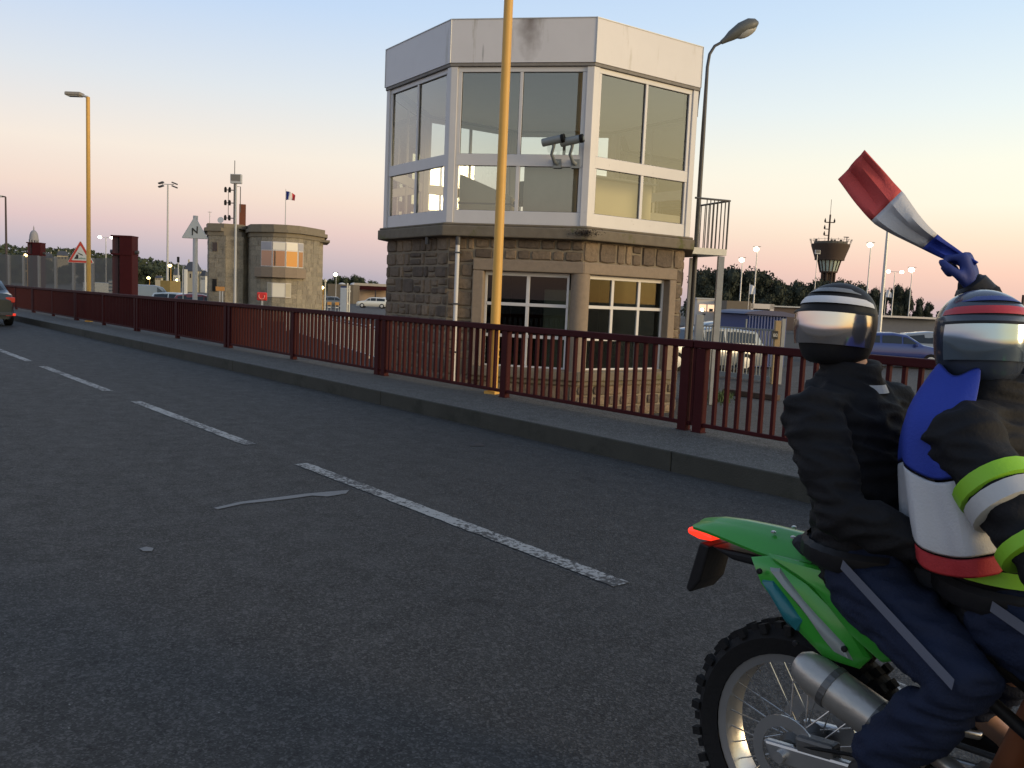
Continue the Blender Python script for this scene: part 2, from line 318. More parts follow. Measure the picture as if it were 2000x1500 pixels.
# grass by the building foot
M_GRASS = mat('weeds', (.055, .085, .025), .8, var=.5, scale=8)
gr = MB()
for i in range(2600):
    if i < 1500: x_, y_ = random.gauss(-10.2, .7), random.uniform(7.9, 12.5)
    elif i < 2100: p = gp(1412+random.gauss(0, 16), 20.3+random.gauss(0, .5)); x_, y_ = p.x, p.y
    else: x_, y_ = random.uniform(-12, -4), 7.85+abs(random.gauss(0, .12))
    if (x_+14.4)**2+(y_-12.82)**2 < 3.3**2: continue
    h_ = random.uniform(.04, .17); a_ = random.random()*6.28; dx, dy = cos(a_)*.018, sin(a_)*.018; lx, ly = random.gauss(0, .05), random.gauss(0, .05)
    gr.add([(x_-dx, y_-dy, GZ), (x_+dx, y_+dy, GZ), (x_+lx, y_+ly, GZ+h_)], [(0, 1, 2)])
o = gr.build('weeds', M_GRASS); tag(o, 'tufts of short green weeds at the foot of the stone building', 'weeds', kind='stuff')

# ------------------------------------------------------------------ bridge railing
YF = 7.38
rail = thing('bridge_railing', 'long dark red metal railing with vertical bars along the bridge pavement', 'railing', (-8, YF, .18))
X0, X1 = -64, 1.6
for a, b in ((-64, -40), (-40, -27.8), (-27.8, -18.24), (-18.24, -12.0), (-12.0, -5.76), (-5.76, 1.6)):
    MB().box(((a+b)/2, YF, 1.105), (b-a-.012, .10, .078)).build('top_rail', M_RED, rail, True, bevel=.01)
    MB().box(((a+b)/2, YF, .262), (b-a-.012, .045, .042)).build('bottom_rail', M_RED, rail, True, bevel=.006)
xs = [-5.76+3.12*k for k in range(-19, 3)]
posts = []
for i, x in enumerate(xs):
    if (i-19) % 2 == 0 and x > -40: posts += [x-.10, x+.10]
    else: posts.append(x)
for x in posts:
    m_ = MB(); m_.box((x, YF, .62), (.115 if True else .09, .085, .885)); m_.box((x, YF, .1845), (.135, .10, .009))
    m_.build('post', M_RED, rail, True, bevel=.006)
nb = 0; far = MB(); x = 1.5
while x > X0:
    if min(abs(x-p) for p in posts) > .085:
        if x < -2.3 and nb < 92:
            MB().box((x, YF, .674), (.033, .044, .782)).build('baluster', M_RED, rail, True); nb += 1
        else: far.box((x, YF, .674), (.033, .044, .782))
    x -= .1395
far.build('baluster', M_RED, rail, True, kind='stuff')

# ------------------------------------------------------------------ octagonal control building
BC = Vector((-14.4, 12.82)); 
def fr(k):
    a = R(-95.5+45*k); n = Vector((cos(a), sin(a))); return n, Vector((-n.y, n.x))
def bp(k, u, z, ap):
    n, t = fr(k); p = BC + n*ap + t*u; return Vector((p.x, p.y, z))
def hs(ap): return ap*math.tan(R(22.5))
def octv(ap): 
    return [tuple((BC + fr(k)[0]*ap + fr(k)[1]*hs(ap))[:]) for k in range(8)]
def fbox(mb, k, u0, u1, z0, z1, a0, a1):   # box on a face, between apothems a0<a1
    vs = [bp(k, u, z, a) for z in (z0, z1) for u, a in ((u0, a1), (u1, a1), (u1, a0), (u0, a0))]
    return mb.add(vs, [(3, 2, 1, 0), (4, 5, 6, 7), (0, 1, 5, 4), (1, 2, 6, 5), (2, 3, 7, 6), (3, 0, 4, 7)])
def octring(mb, ao, ai, z0, z1):
    O = octv(ao); I = octv(ai); n = 8
    vs = [(x, y, z0) for x, y in O]+[(x, y, z1) for x, y in O]+[(x, y, z0) for x, y in I]+[(x, y, z1) for x, y in I]; fs = []
    for i in range(8):
        j = (i+1) % 8; fs += [(i, j, 8+j, 8+i), (16+j, 16+i, 24+i, 24+j), (8+i, 8+j, 24+j, 24+i), (j, i, 16+i, 16+j)]
    return mb.add(vs, fs)
B = thing('control_building', 'octagonal bridge control building with glazed white upper storey on brown stone base', 'building', (BC.x, BC.y, GZ))
core = MB(); core.prism(octv(3.06), GZ-.1, .22); core.build('mortar_core', M_MORTAR, B, True)
mm = MB()
for k in range(8):
    if k == 1: segs = [(-hs(3.06), -.78, .22, 2.6), (-.78, hs(3.06), 2.2, 2.6)]
    elif k == 2: segs = [(-hs(3.06), hs(3.06), 2.2, 2.6), (1.05, hs(3.06), .22, 2.2)]
    else: segs = [(-hs(3.06), hs(3.06), .22, 2.6)]
    for u0, u1, z0, z1 in segs:
        n_ = fr(k)
        mm.add([bp(k, u0, z0, 3.06), bp(k, u1, z0, 3.06), bp(k, u1, z1, 3.06), bp(k, u0, z1, 3.06)], [(0, 1, 2, 3)])
mm.build('mortar_face', M_MORTAR, B, True)
# rubble blocks
random.seed(11)
st = MB()
def block(k, u0, u1, z0, z1, ap, d=.03):
    j = lambda s: random.uniform(-s, s)
    g_ = .009; u0 += g_; u1 -= g_; z0 += g_; z1 -= g_; dd = d*random.uniform(.7, 1.25)
    cu, cz = (u0+u1)/2, (z0+z1)/2
    base = []; 
    for (u, z) in ((u0, z0), (cu, z0), (u1, z0), (u1, cz), (u1, z1), (cu, z1), (u0, z1), (u0, cz)):
        base.append((u+j(.007), z+j(.008)))
    b = .022; out_ = [(cu+(u-cu)*(1-b/max(.05, abs(u1-u0)/2)) if abs(u-cu) > .02 else u, cz+(z-cz)*(1-b/max(.05, abs(z1-z0)/2)) if abs(z-cz) > .02 else z) for u, z in base]
    cs = [0, 2, 4, 6]
    for c_ in cs:   # cut the corners a little
        base[c_] = (base[c_][0]+(cu-base[c_][0])*.07, base[c_][1]+(cz-base[c_][1])*.10); out_[c_] = (out_[c_][0]+(cu-out_[c_][0])*.08, out_[c_][1]+(cz-out_[c_][1])*.12)
    vs = [bp(k, u, z, ap-.005) for u, z in base] + [bp(k, u, z, ap+dd*random.uniform(.85, 1.1)) for u, z in out_] + [bp(k, cu, cz, ap+dd*1.15)]
    fs = [(i, (i+1) % 8, 8+(i+1) % 8, 8+i) for i in range(8)] + [(8+i, 8+(i+1) % 8, 16) for i in range(8)]
    st.add(vs, fs)
def rubble(k, u0, u1, z0, z1, ap=3.06):
    z = z1
    while z > z0+.05:
        h = random.choice((.17, .2, .24, .27, .31)); h = min(h, z-z0)
        if z-h-z0 < .1: h = z-z0
        u = u0
        while u < u1-.03:
            wd = random.uniform(.15, .5) if h > .2 else random.uniform(.2, .46)
            if u1-(u+wd) < .13: wd = u1-u
            if h > .22 and random.random() < .22 and wd > .2:
                s_ = random.uniform(.4, .6); block(k, u, u+wd, z-h, z-h*s_, ap); block(k, u, u+wd, z-h*s_, z, ap)
            else: block(k, u, u+wd, z-h, z, ap)
            u += wd
        z -= h
H_ = hs(3.08)
for k in range(8):
    if k == 1:
        rubble(1, -H_, -.77, GZ, 2.6); rubble(1, -.77, H_, 2.205, 2.6); rubble(1, -.77, H_, GZ, -.06)
    elif k == 2:
        rubble(2, -H_, H_, 2.205, 2.6); rubble(2, -H_, H_, GZ, -.06); rubble(2, 1.06, H_, .21, 2.2)
    else: rubble(k, -H_, H_, GZ, 2.6)
so_ = st.build('stone_wall', M_STONE, B, True)
led = MB(); octring(led, 3.27, 2.9, 2.60, 2.80); octring(led, 3.24, 2.9, 2.802, 2.845); led.build('ledge', M_CONC, B, True, bevel=.025)
# window surround running round the corner
sur = MB()
fbox(sur, 1, -.77, hs(3.15)-.0, 1.995, 2.205, 2.8, 3.15); fbox(sur, 2, -hs(3.15), 1.06, 1.993, 2.207, 2.8, 3.151)
fbox(sur, 1, -.77, -.56, .2, 1.99, 2.8, 3.148); fbox(sur, 2, .88, 1.06, .2, 1.99, 2.8, 3.149)
sur.build('window_surround', M_CONC2, B, True, bevel=.02)
sil = MB(); fbox(sil, 1, -.77, hs(3.2), .03, .2, 2.8, 3.20); fbox(sil, 2, -hs(3.2), 1.12, .028, .202, 2.8, 3.201)
fbox(sil, 1, -.77, hs(3.14), -.06, .028, 2.8, 3.13); fbox(sil, 2, -hs(3.13), 1.08, -.061, .026, 2.8, 3.131); sil.build('sill', M_CONC, B, True, bevel=.02)
cp = bp(1, hs(2.97), 0, 2.97)
MB().lathe([(.175, .2), (.175, 1.995)], (cp.x, cp.y, 0), 24).build('corner_column', M_CONC2, B, True, smooth=True)
def lowwin(k, u0, u1, mull, trans, ap=2.98, z0=.205, z1=1.99):
    f_ = MB(); w_ = .045
    fbox(f_, k, u0, u0+w_, z0, z1, ap-.05, ap); fbox(f_, k, u1-w_, u1, z0, z1, ap-.05, ap)
    fbox(f_, k, u0+w_, u1-w_, z0, z0+w_, ap-.05, ap-.001); fbox(f_, k, u0+w_, u1-w_, z1-w_-.03, z1, ap-.05, ap-.001)
    for u in mull: fbox(f_, k, u-.032, u+.032, z0+w_, z1-w_-.03, ap-.05, ap-.002)
    for z in trans: fbox(f_, k, u0+w_, u1-w_, z-.03, z+.03, ap-.052, ap+.004)
    f = f_.build('window', M_ALU, B, True, bevel=.005)
    us = [u0]+list(mull)+[u1]; zs = [z0]+list(trans)+[z1]
    for i in range(len(us)-1):
        for j in range(len(zs)-1):
            p_ = MB(); t_ = random.uniform(-.012, .012)
            fbox(p_, k, us[i]+.01, us[i+1]-.01, zs[j]+.01, zs[j+1]-.01, ap-.035, ap-.03); p_.build('pane', M_DGLASSC, f, True)
M_DGLASSC = glassmat('lower_glass', (.50, .54, .51), 1.5, .5, .01)
lowwin(1, -.56, 1.03, [.26], [.80, 1.39]); lowwin(2, -1.09, .88, [-.44, .235], [.80, 1.40])
# room behind the lower windows, its dimness put into the plaster colour
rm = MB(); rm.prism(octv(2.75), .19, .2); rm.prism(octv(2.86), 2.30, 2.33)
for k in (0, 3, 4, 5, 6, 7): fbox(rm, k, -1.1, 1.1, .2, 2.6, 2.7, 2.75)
rm.build('lower_room', mat('painted_dim_plaster', (.05, .055, .045), .9), B, True)
c_ = thing('steel_cabinet', 'pale steel cabinet inside behind the left lower window of the stone base', 'cabinet', bp(1, .75, .2, 2.2), R(-50))
MB().box((0, 0, .75), (.7, .5, 1.5)).build('body', M_LGREY, c_, bevel=.02); MB().box((0, -.26, 1.05), (.62, .01, .03)).build('handle', M_DGREY, c_)
# upper glazed storey
AP = 3.14
for k in range(8):
    f_ = MB(); h = hs(AP)-.12
    fbox(f_, k, -h, h, 5.57, 5.66, AP-.07, AP); fbox(f_, k, -h, h, 3.90, 4.11, AP-.065, AP+.004); fbox(f_, k, -h, h, 2.85, 3.09, AP-.065, AP+.002)
    fbox(f_, k, -.03, .03, 4.11, 5.57, AP-.06, AP-.003); fbox(f_, k, -.035, .035, 3.09, 3.90, AP-.06, AP-.003)
    fbox(f_, k, -h, -h+.075, 4.11, 5.57, AP-.06, AP-.002); fbox(f_, k, h-.075, h, 4.11, 5.57, AP-.06, AP-.002)
    fbox(f_, k, -h, -h+.06, 3.09, 3.90, AP-.06, AP-.002); fbox(f_, k, h-.06, h, 3.09, 3.90, AP-.06, AP-.002)
    f = f_.build('window', M_ALU, B, True, bevel=.006)
    for u0, u1 in ((-h+.07, -.025), (.025, h-.07)):
        for z0, z1 in ((4.1, 5.58), (3.08, 3.91)):
            p_ = MB(); p_.add([bp(k, u0, z0, AP-.04), bp(k, u1, z0, AP-.04), bp(k, u1, z1, AP-.04), bp(k, u0, z1, AP-.04)], [(0, 1, 2, 3)]); p_.build('pane', M_GLASS, f, True)
            gs = MB(); 
            for a_, b_, c1, d1 in ((u0, u1, z0+.008, z0+.018), (u0, u1, z1-.018, z1-.008), (u0+.003, u0+.013, z0+.018, z1-.018), (u1-.013, u1-.003, z0+.018, z1-.018)):
                fbox(gs, k, a_, b_, c1, d1, AP-.038, AP-.03)
            gs.build('seal', M_DARKSEAL, f, True)
for k in range(8):
    n, t = fr(k); n2, t2 = fr((k+1) % 8)
    m_ = MB(); a = BC+n*(AP+.03)+t*(hs(AP)-.12); c = BC+n*(AP+.03)+t*hs(AP+.03); e = BC+n2*(AP+.03)-t2*(hs(AP)-.12); f2 = BC+n2*(AP-.1)-t2*(hs(AP)-.12); g2 = BC+n*(AP-.1)+t*(hs(AP)-.12)
    m_.prism([a[:], c[:], e[:], f2[:], g2[:]], 2.848, 5.66); m_.build('corner_post', M_ALU, B, True, bevel=.012)
tk = MB(); octring(tk, 3.19, 2.9, 5.663, 5.715); tk.build('drip_trim', mat('dark_trim', (.20, .185, .17), .7, var=.4, scale=10), B, True)  # trim in a darker, uneven tone than the fascia above
def fasciamat():
    m = M_WHITE.copy(); m.name = 'stained_white_fascia'; t = m.node_tree; n = t.nodes; l = t.links; p = n['Principled BSDF']
    src = p.inputs['Base Color'].links[0].from_socket; tcn = n.new('ShaderNodeTexCoord'); 
    for du, col, r0, zt in ((.12, (.13, .095, .075), .28, .34), (-.72, (.12, .12, .13), .022, -.22)):
        q = bp(1, du, 6.1, 3.2)-Vector((BC.x, BC.y, GZ)); mp = n.new('ShaderNodeMapping'); mp.inputs['Location'].default_value = (-q.x, -q.y, -(q.z+zt)); l.new(tcn.outputs['Object'], mp.inputs[0])
        ml = n.new('ShaderNodeVectorMath'); ml.operation = 'MULTIPLY'; ml.inputs[1].default_value = (1, 1, .38 if r0 > .1 else .12); l.new(mp.outputs[0], ml.inputs[0])
        ln = n.new('ShaderNodeVectorMath'); ln.operation = 'LENGTH'; l.new(ml.outputs[0], ln.inputs[0])
        nz = n.new('ShaderNodeTexNoise'); nz.inputs['Scale'].default_value = 6; l.new(tcn.outputs['Object'], nz.inputs['Vector'])
        sb = n.new('ShaderNodeMath'); sb.operation = 'MULTIPLY_ADD'; sb.inputs[1].default_value = -r0*.8; l.new(nz.outputs['Fac'], sb.inputs[0]); l.new(ln.outputs['Value'], sb.inputs[2])
        mr = n.new('ShaderNodeMapRange'); mr.inputs[1].default_value = r0*1.0-r0*.4; mr.inputs[2].default_value = -r0*.4; mr.inputs[3].default_value = 0; mr.inputs[4].default_value = .85; l.new(sb.outputs[0], mr.inputs[0])
        x = n.new('ShaderNodeMixRGB'); l.new(mr.outputs[0], x.inputs[0]); l.new(src, x.inputs[1]); x.inputs[2].default_value = (*col, 1); src = x.outputs[0]
    l.new(src, p.inputs['Base Color']); return m
M_FAS = fasciamat()
fa = MB(); octring(fa, 3.205, 3.16, 5.72, 6.475); fa.build('fascia', M_FAS, B, True)
tr = MB(); octring(tr, 3.215, 3.15, 6.476, 6.492)
for k in range(8):
    n, t = fr(k); c = BC+n*3.207+t*hs(3.207); nn = (c-BC).normalized(); tr.tube([(c.x, c.y, 5.72), (c.x, c.y, 6.49)], .012, 6)
tr.build('fascia_trim', M_LGREY, B, True)
MB().prism(octv(3.15), 6.30, 6.36).build('roof', M_CONC, B, True)
MB().prism(octv(3.1), 5.68, 5.74).build('ceiling', M_INT, B, True)
MB().prism(octv(2.99), 2.70, 2.86).build('upper_floor', mat('vinyl_floor', (.45, .43, .38), .7), B, True)
# gutter pipe, spout, weeds and cable on the wall
m_ = MB(); m_.tube([bp(1, -1.06, 2.5, 3.19), bp(1, -1.06, -.6, 3.19)], .040, 12); m_.build('downpipe', M_PIPE, B, True, smooth=True)
m_ = MB()
for z in (2.3, 1.35, .45): fbox(m_, 1, -1.115, -1.005, z-.015, z+.015, 3.08, 3.235)
m_.tube([bp(1, -1.06, 2.6, 3.19), bp(1, -1.06, 2.44, 3.19)], .048, 10); m_.tube([bp(0, .69, 2.62, 3.2), bp(0, .69, 2.46, 3.2)], .04, 10); m_.build('pipe_bracket', M_DGREY, B, True)
random.seed(5); pl = MB()
for i in range(420):
    q = bp(1, hs(3.3)+random.gauss(-.05, .12), 2.72+random.gauss(0, .035), 3.29+abs(random.gauss(0, .03))); s_ = random.uniform(.008, .022)
    a = Vector((random.gauss(0, 1), random.gauss(0, 1), random.gauss(0, 1))).normalized()*s_; b = Vector((random.gauss(0, 1), random.gauss(0, 1), random.gauss(0, 1))).normalized()*s_; pl.add([q-a, q+a, q+b], [(0, 1, 2)])
o = pl.build('wall_plant', mat('dry_plant', (.035, .022, .014), .9)); tag(o, 'dark dry clump of weeds growing on the ledge corner under the glazing', 'plant', kind='stuff')
# balcony with legs at the back right
q0 = gp(1368, 18.9, 2.62); q1 = gp(1412, 19.1, 2.62)
bal = MB(); yv = (q1-q0).normalized(); nv = Vector((-yv.y, yv.x, 0)); zt = 3.80
def lp(a, b, z): return q0+yv*a+nv*b+Vector((0, 0, z-2.62))
Lb = (q1-q0).length
bl = MB(); bl.add([lp(-.3, 0, 2.62), lp(Lb, 0, 2.62), lp(Lb, 1.3, 2.62), lp(-.3, 1.3, 2.62), lp(-.3, 0, 2.76), lp(Lb, 0, 2.76), lp(Lb, 1.3, 2.76), lp(-.3, 1.3, 2.76)], [(3, 2, 1, 0), (4, 5, 6, 7), (0, 1, 5, 4), (1, 2, 6, 5), (2, 3, 7, 6), (3, 0, 4, 7)])
bo = bl.build('balcony', M_GALV, B, True)
rl = MB(); rl.tube([lp(-.3, 0, zt), lp(Lb, 0, zt), lp(Lb, 1.3, zt)], .022, 8)
for i in range(7): rl.tube([lp(.0+i*(Lb-.02)/6.0, .0, 2.76), lp(.0+i*(Lb-.02)/6.0, 0, zt)], .011 if i < 6 else .02, 6)
for i in range(1, 9): rl.tube([lp(Lb, i*.16, 2.76), lp(Lb, i*.16, zt)], .011, 6)
rl.build('balcony_railing', M_DGREY, bo, True)
for a, b in ((Lb-.1, .05), (Lb-.1, 1.2)):
    q = lp(a, b, 0); MB().box((q.x, q.y, (GZ+2.6)/2), (.13, .13, 2.6-GZ), FACE).build('column', M_GALV, B, True)
# interior furniture
dk = thing('control_console', 'beige control console seen through the lower right panes of the glazed room', 'console', bp(2, 0, 2.86, 2.3), R(-5.5)+pi/2)
m_ = MB(); m_.box((0, .35, .52), (2.3, .5, 1.04)); m_.build('cabinet', M_BEIGE, dk, bevel=.02)
MB().box((-.0, .3, 1.06), (2.4, .62, .035)).build('worktop', mat('grey_worktop', (.3, .29, .27), .5), dk)
sc = thing('screen_panel', 'grey-beige panel board standing behind the front right lower pane', 'panel', bp(1, .62, 2.86, 2.88), R(-50.5)+pi/2)
MB().box((0, 0, .57), (1.08, .03, 1.14)).build('board', mat('grey_board', (.36, .34, .30), .7), sc); MB().box((0, -.02, 1.16), (1.1, .06, .03)).build('board_edge', M_DGREY, sc)
tb = thing('sloped_desk', 'sloping beige desk inside behind the front left lower pane', 'desk', bp(1, -.75, 2.86, 2.45), R(-50.5)+pi/2)
MB().slab([(-.45, 0), (.55, 0), (.55, .55), (-.45, .95)], -.25, .25).build('desk_body', M_BEIGE, tb, bevel=.02); MB().box((.05, 0, .40), (1.02, .52, .03)).build('drawer_line', M_DGREY, tb)
ch = thing('office_chair', 'dark office chair inside the glazed room behind the yellow pole', 'chair', bp(1, -.12, 2.86, 2.2), R(10))
MB().box((0, 0, .46), (.42, .42, .06)).build('seat', M_BLACK, ch, bevel=.03); MB().box((0, .22, .72), (.4, .05, .42)).build('backrest', mat('dark_green_fabric', (.02, .045, .04), .9), ch, bevel=.03)
for a, b in ((-.18, -.18), (.18, -.18), (-.18, .2), (.18, .2)): MB().tube([(a, b, 0), (a*.9, b*.9, .44)], .013, 6).build('leg', M_DGREY, ch)
# CCTV cameras
for i, (u, lb) in enumerate(((.72, 'grey bullet security camera nearer the glazing mullion, left one of the pair'), (1.05, 'grey bullet security camera beside the white corner post, right one of the pair'))):
    q = bp(1, u, 3.98, 3.16); cm = thing('security_camera', lb, 'camera', q, R(-50.5)+pi/2, 'security cameras on the glazed storey'); cm.scale = (1.3, 1.3, 1.3)
    e = Vector((.30, -.10, .02)); rot = Matrix.Rotation(R(-12), 3, 'Z') @ Matrix.Rotation(R(-6), 3, 'Y')
    m_ = MB(); m_.tube([rot @ Vector((-.12, -.22, .24))+Vector((0, 0, 0)), rot @ Vector((.16, -.22, .26))], .055, 14); m_.build('housing', mat('camera_grey', (.20, .22, .23), .4), cm, smooth=True)
    m_ = MB(); m_.tube([rot @ Vector((.155, -.22, .26)), rot @ Vector((.20, -.22, .263))], .058, 14); m_.build('hood', M_BLACK, cm, smooth=True)
    MB().tube([rot @ Vector((.201, -.22, .263)), rot @ Vector((.206, -.22, .263))], .03, 12).build('lens', M_DGLASS, cm)
    m_ = MB(); m_.tube([(-.03, -.21, .235), (-.03, -.20, .17), (-.06, -.16, .08), (-.03, -.06, .0), (0, -.004, -.02)], [.03, .022, .022, .026, .032], 10); m_.box((0, .0, -.02), (.12, .02, .12)); m_.build('bracket', mat('camera_grey', (.20, .22, .23), .4), cm, smooth=True)

# ------------------------------------------------------------------ street lamps and masts
def yellow_lamp(x, y, H, label, ang):
    t = thing('street_lamp', label, 'street lamp', (x, y, .18 if y < 7.6 else GZ), ang, 'yellow street lamps along the bridge railing')
    z0 = 0
    MB().tube([(0, 0, z0), (0, 0, H-.12)], [.068, .058], 18).build('pole', M_YEL, t, smooth=True)
    MB().box((0, 0, .02), (.17, .17, .04)).build('base_plate', M_YEL, t)
    for z_ in (.50, .60): MB().tube([(0, 0, z_), (0, 0, z_+.025)], .074, 18).build('clamp', M_YEL, t)
    MB().tube([(0, 0, H-.12), (-.28, 0, H-.06)], .035, 10).build('arm', M_LGREY, t)
    m_ = MB(); m_.box((-.42, 0, H-.05), (.50, .3, .11)); hd = m_.build('lamp_head', mat('grey_brown_lamp', (.26, .24, .21), .5), t, bevel=.03)
    MB().box((-.42, 0, H-.112), (.4, .22, .012)).build('diffuser', M_SWHITE, hd)
    return t
yl = yellow_lamp(-9.29, 7.505, 7.3, 'near yellow steel lamp pole in front of the octagonal building', R(200)+pi)
for z_, c__ in ((1.92, M_SWHITE), (1.62, M_LGREY)):
    m_ = MB(); a0 = R(215)
    vs = []; 
    for j in range(5):
        a_ = a0+j*.18-R(20); vs += [(.0645*cos(a_), .0645*sin(a_), z_), (.0645*cos(a_), .0645*sin(a_), z_+.12)]
    m_.add(vs, [(2*j, 2*j+2, 2*j+3, 2*j+1) for j in range(4)]); m_.build('sticker', c__, yl)
yellow_lamp(-29.75, 7.505, 7.05, 'far yellow steel lamp pole beside the red-edged triangular sign', R(48))
def mast(px, D, ytop, kind, label, r=.08, m=None, group=None, ybase=None, head=1.0):
    b = gp(px, D); z = (at(px, ytop, D).z) - GZ; px2 = px
    t = thing('floodlight_mast' if kind in ('quad', 'box', 'twin_off', 'cobra_up') else 'lit_lamp', label, 'lamp post', b, FACE, group)
    m = m or M_LGREY
    MB().tube([(0, 0, 0), (0, 0, z)], [r, r*.55], 8).build('pole', m, t, smooth=True)
    if kind == 'quad':
        MB().tube([(-.75, 0, z), (.75, 0, z)], .05, 6).build('crossbar', m, t)
        for sx in (-1, 1):
            for dz in (.15, -.28):
                MB().box((sx*.85, 0, z+dz), (.62, .5, .16), 0, Matrix.Rotation(sx*.35, 3, 'Y')).build('floodlight', M_DGREY, t)
    elif kind == 'box':
        MB().box((0, 0, z+.12), (.5*head, .25, .42*head)).build('floodlight', M_LGREY, t, bevel=.02); MB().box((0, -.13, z+.17), (.42*head, .02, .28*head)).build('lens', mat('floodlens', (.16, .15, .14), .3), t)
    elif kind == 'twin_off':
        MB().tube([(-.5*head, 0, z), (.5*head, 0, z)], .04, 6).build('crossbar', m, t)
        for sx in (-1, 1): MB().box((sx*.6*head, 0, z+.06), (.5*head, .3, .14)).build('lamp_head', M_DGREY, t)
    elif kind == 'twin':
        MB().tube([(-.5*head, 0, z), (.5*head, 0, z)], .04, 6).build('crossbar', m, t)
        for sx in (-1, 1): MB().ell((sx*.6*head, 0, z+.0), (.17*head, .17*head, .13*head)).build('bulb', M_LAMPW, t)
    elif kind == 'single':
        MB().ell((-.1, 0, z+.05), (.13*head, .13*head, .10*head)).build('bulb', M_LAMPW if m is M_LGREY else M_LAMP, t)
        MB().box((-.05, 0, z+.05+.12*head), (.32*head, .22*head, .04)).build('hood', M_DGREY, t)
    elif kind == 'cap':
        MB().tube([(0, 0, z), (-.5*head, 0, z+.05)], .05, 6).build('arm', m, t); MB().box((-.55*head, 0, z+.03), (.7*head, .3, .12)).build('lamp_head', M_LGREY, t)
    return t
M_DPOLE = mat('dark_pole', (.05, .035, .035), .6)
mast(13, 60, 386, 'cap', 'dark slim lamp post at the left edge of the view', .1, M_DPOLE, head=1.2)
mast(54, 80, 500, 'single', 'low lamp glowing orange beside the far red pillar', .07, M_YEL, head=1.5)
mast(207, 130, 464, 'twin', 'twin-headed lit lamp between the triangular sign and the near red pillar', .11, head=1.5)
mast(327, 110, 362, 'quad', 'tall mast with four unlit floodlights above the parked van', .17)
mast(333.5, 95, 520, 'single', 'small lit lamp at the foot of the four-headed mast', .06, M_YEL, head=1.6)
mast(292, 90, 544, 'single', 'small warm lit lamp above the parked van roof', .05, M_YEL, head=1.3)
mast(348, 88, 548, 'single', 'small warm lit lamp beside the tall white panel', .05, M_YEL, head=1.2)
mast(459, 50, 356, 'box', 'slim grey mast with box floodlight in front of the grey stone house', .085, head=1.25)
mast(656, 110, 537, 'single', 'lit pale lamp above the trees right of the grey stone house', .06, head=2.0)
mast(631, 75, 563, 'single', 'low yellow lamp at the corner of the grey stone house', .05, M_YEL, head=1.4)
mast(768, 60, 500, 'single', 'lamp glowing at the left edge of the brown stone base', .06, head=1.1)
mast(1444, 95, 509, 'single', 'shorter lit lamp in front of the pines, left of the taller one', .1, head=2.2)
mast(1471, 95, 488, 'single', 'taller lit lamp in front of the pines near the white flag', .1, head=2.3)
mast(1690, 100, 480, 'single', 'bright lamp right of the far round tower', .11, head=2.4)
mast(1720, 62, 415, 'box', 'tallest slim floodlight mast right of the far round tower', .16, head=1.5)
mast(1741, 110, 531, 'twin', 'small twin lamp behind the riders', .09, head=1.4)
mast(1774, 120, 528, 'single', 'bright single lamp right of the twin lamp behind the riders', .09, head=3.0)
mast(1872, 110, 528, 'cap', 'thin unlit pole between the raised scarf and the right rider', .07, M_DPOLE, head=.4)
mast(1963, 150, 590, 'twin_off', 'small unlit twin lamp on the far right skyline', .07, head=1.2)
mast(1588, 90, 495, 'box', 'thin grey mast in front of the far round tower', .06, head=1.0)
# cobra-head lamp behind the octagonal building
ct = gp(1352, 19.6); t = thing('cobra_lamp', 'old curved-arm lamp with oval head behind the octagonal building', 'street lamp', ct, FACE)
zt_ = at(1384, 130, 19.6).z-GZ
xw = .30
MB().tube([(0, 0, 0), (0, 0, zt_-1.6), (.0, 0, zt_-.15), (.03, 0, zt_+.12), (.13, 0, zt_+.3), (.30, 0, zt_+.40)], [.06, .05, .036, .034, .032, .03], 12).build('pole', M_DGREY, t, smooth=True)
m_ = MB(); rot = Matrix.Rotation(R(-30), 3, 'Y')
m_.tube([Vector((.27, 0, zt_+.38))+rot @ Vector((a, 0, b)) for a, b in ((0, 0), (.12, .01), (.25, .03), (.5, .05), (.72, .04), (.84, .02), (.9, 0))], [.045, .07, .11, .15, .15, .10, .03], 14)
hd = m_.build('lamp_head', mat('weathered_lamp_shell', (.10, .105, .10), .5, var=.3), t, smooth=True)
m_ = MB(); m_.ell(Vector((.27, 0, zt_+.38))+rot @ Vector((.58, 0, -.04)), (.26, .12, .12), m=rot); m_.build('lens', mat('milky_lens', (.35, .35, .33), .35), hd, smooth=True)

# ------------------------------------------------------------------ road signs and pillars by the railing
def tri(mb, c, s, y, t=.006, zup=True):
    h = s*.866; P = [(-s/2, -h/3), (s/2, -h/3), (0, 2*h/3)]; Q = []
    for i in range(3):
        a, b, d = Vector(P[i-1]), Vector(P[i]), Vector(P[(i+1) % 3]); r_ = s*.06
        u = (a-b).normalized(); v = (d-b).normalized(); Q += [b+u*r_, b+(u+v)*r_*.28, b+v*r_]
    return mb.slab([(c[0]+q.x, c[1]+q.y) for q in Q], y, y+t)
b = gp(380, 24, .18); b.z = GZ; zc = at(380, 452, 24).z-GZ
t = thing('bend_sign', 'faded white triangular road sign with a black zigzag on a grey post', 'road sign', b, FACE+R(6))
MB().tube([(0, .05, 0), (0, .05, zc+.42)], .066, 14).build('post', M_LGREY, t, smooth=True)
pb = tri(MB(), (0, zc), .71, -.02, .03).build('plate', M_LGREY, t); tri(MB(), (0, zc), .66, -.026, .005).build('face', M_SWHITE, pb)
m_ = MB()
zg = [(-.075, -.115), (-.045, -.115), (-.040, .02), (.065, -.075), (.08, -.05), (.085, .13), (.052, .13), (.045, -.005), (-.055, .09), (-.08, .07)]
m_.slab([(x_, zc-.0+z_) for x_, z_ in zg], -.033, -.027); m_.build('symbol', M_SBLACK, pb)
b = gp(158, 31); zc = at(157, 499, 31).z-GZ
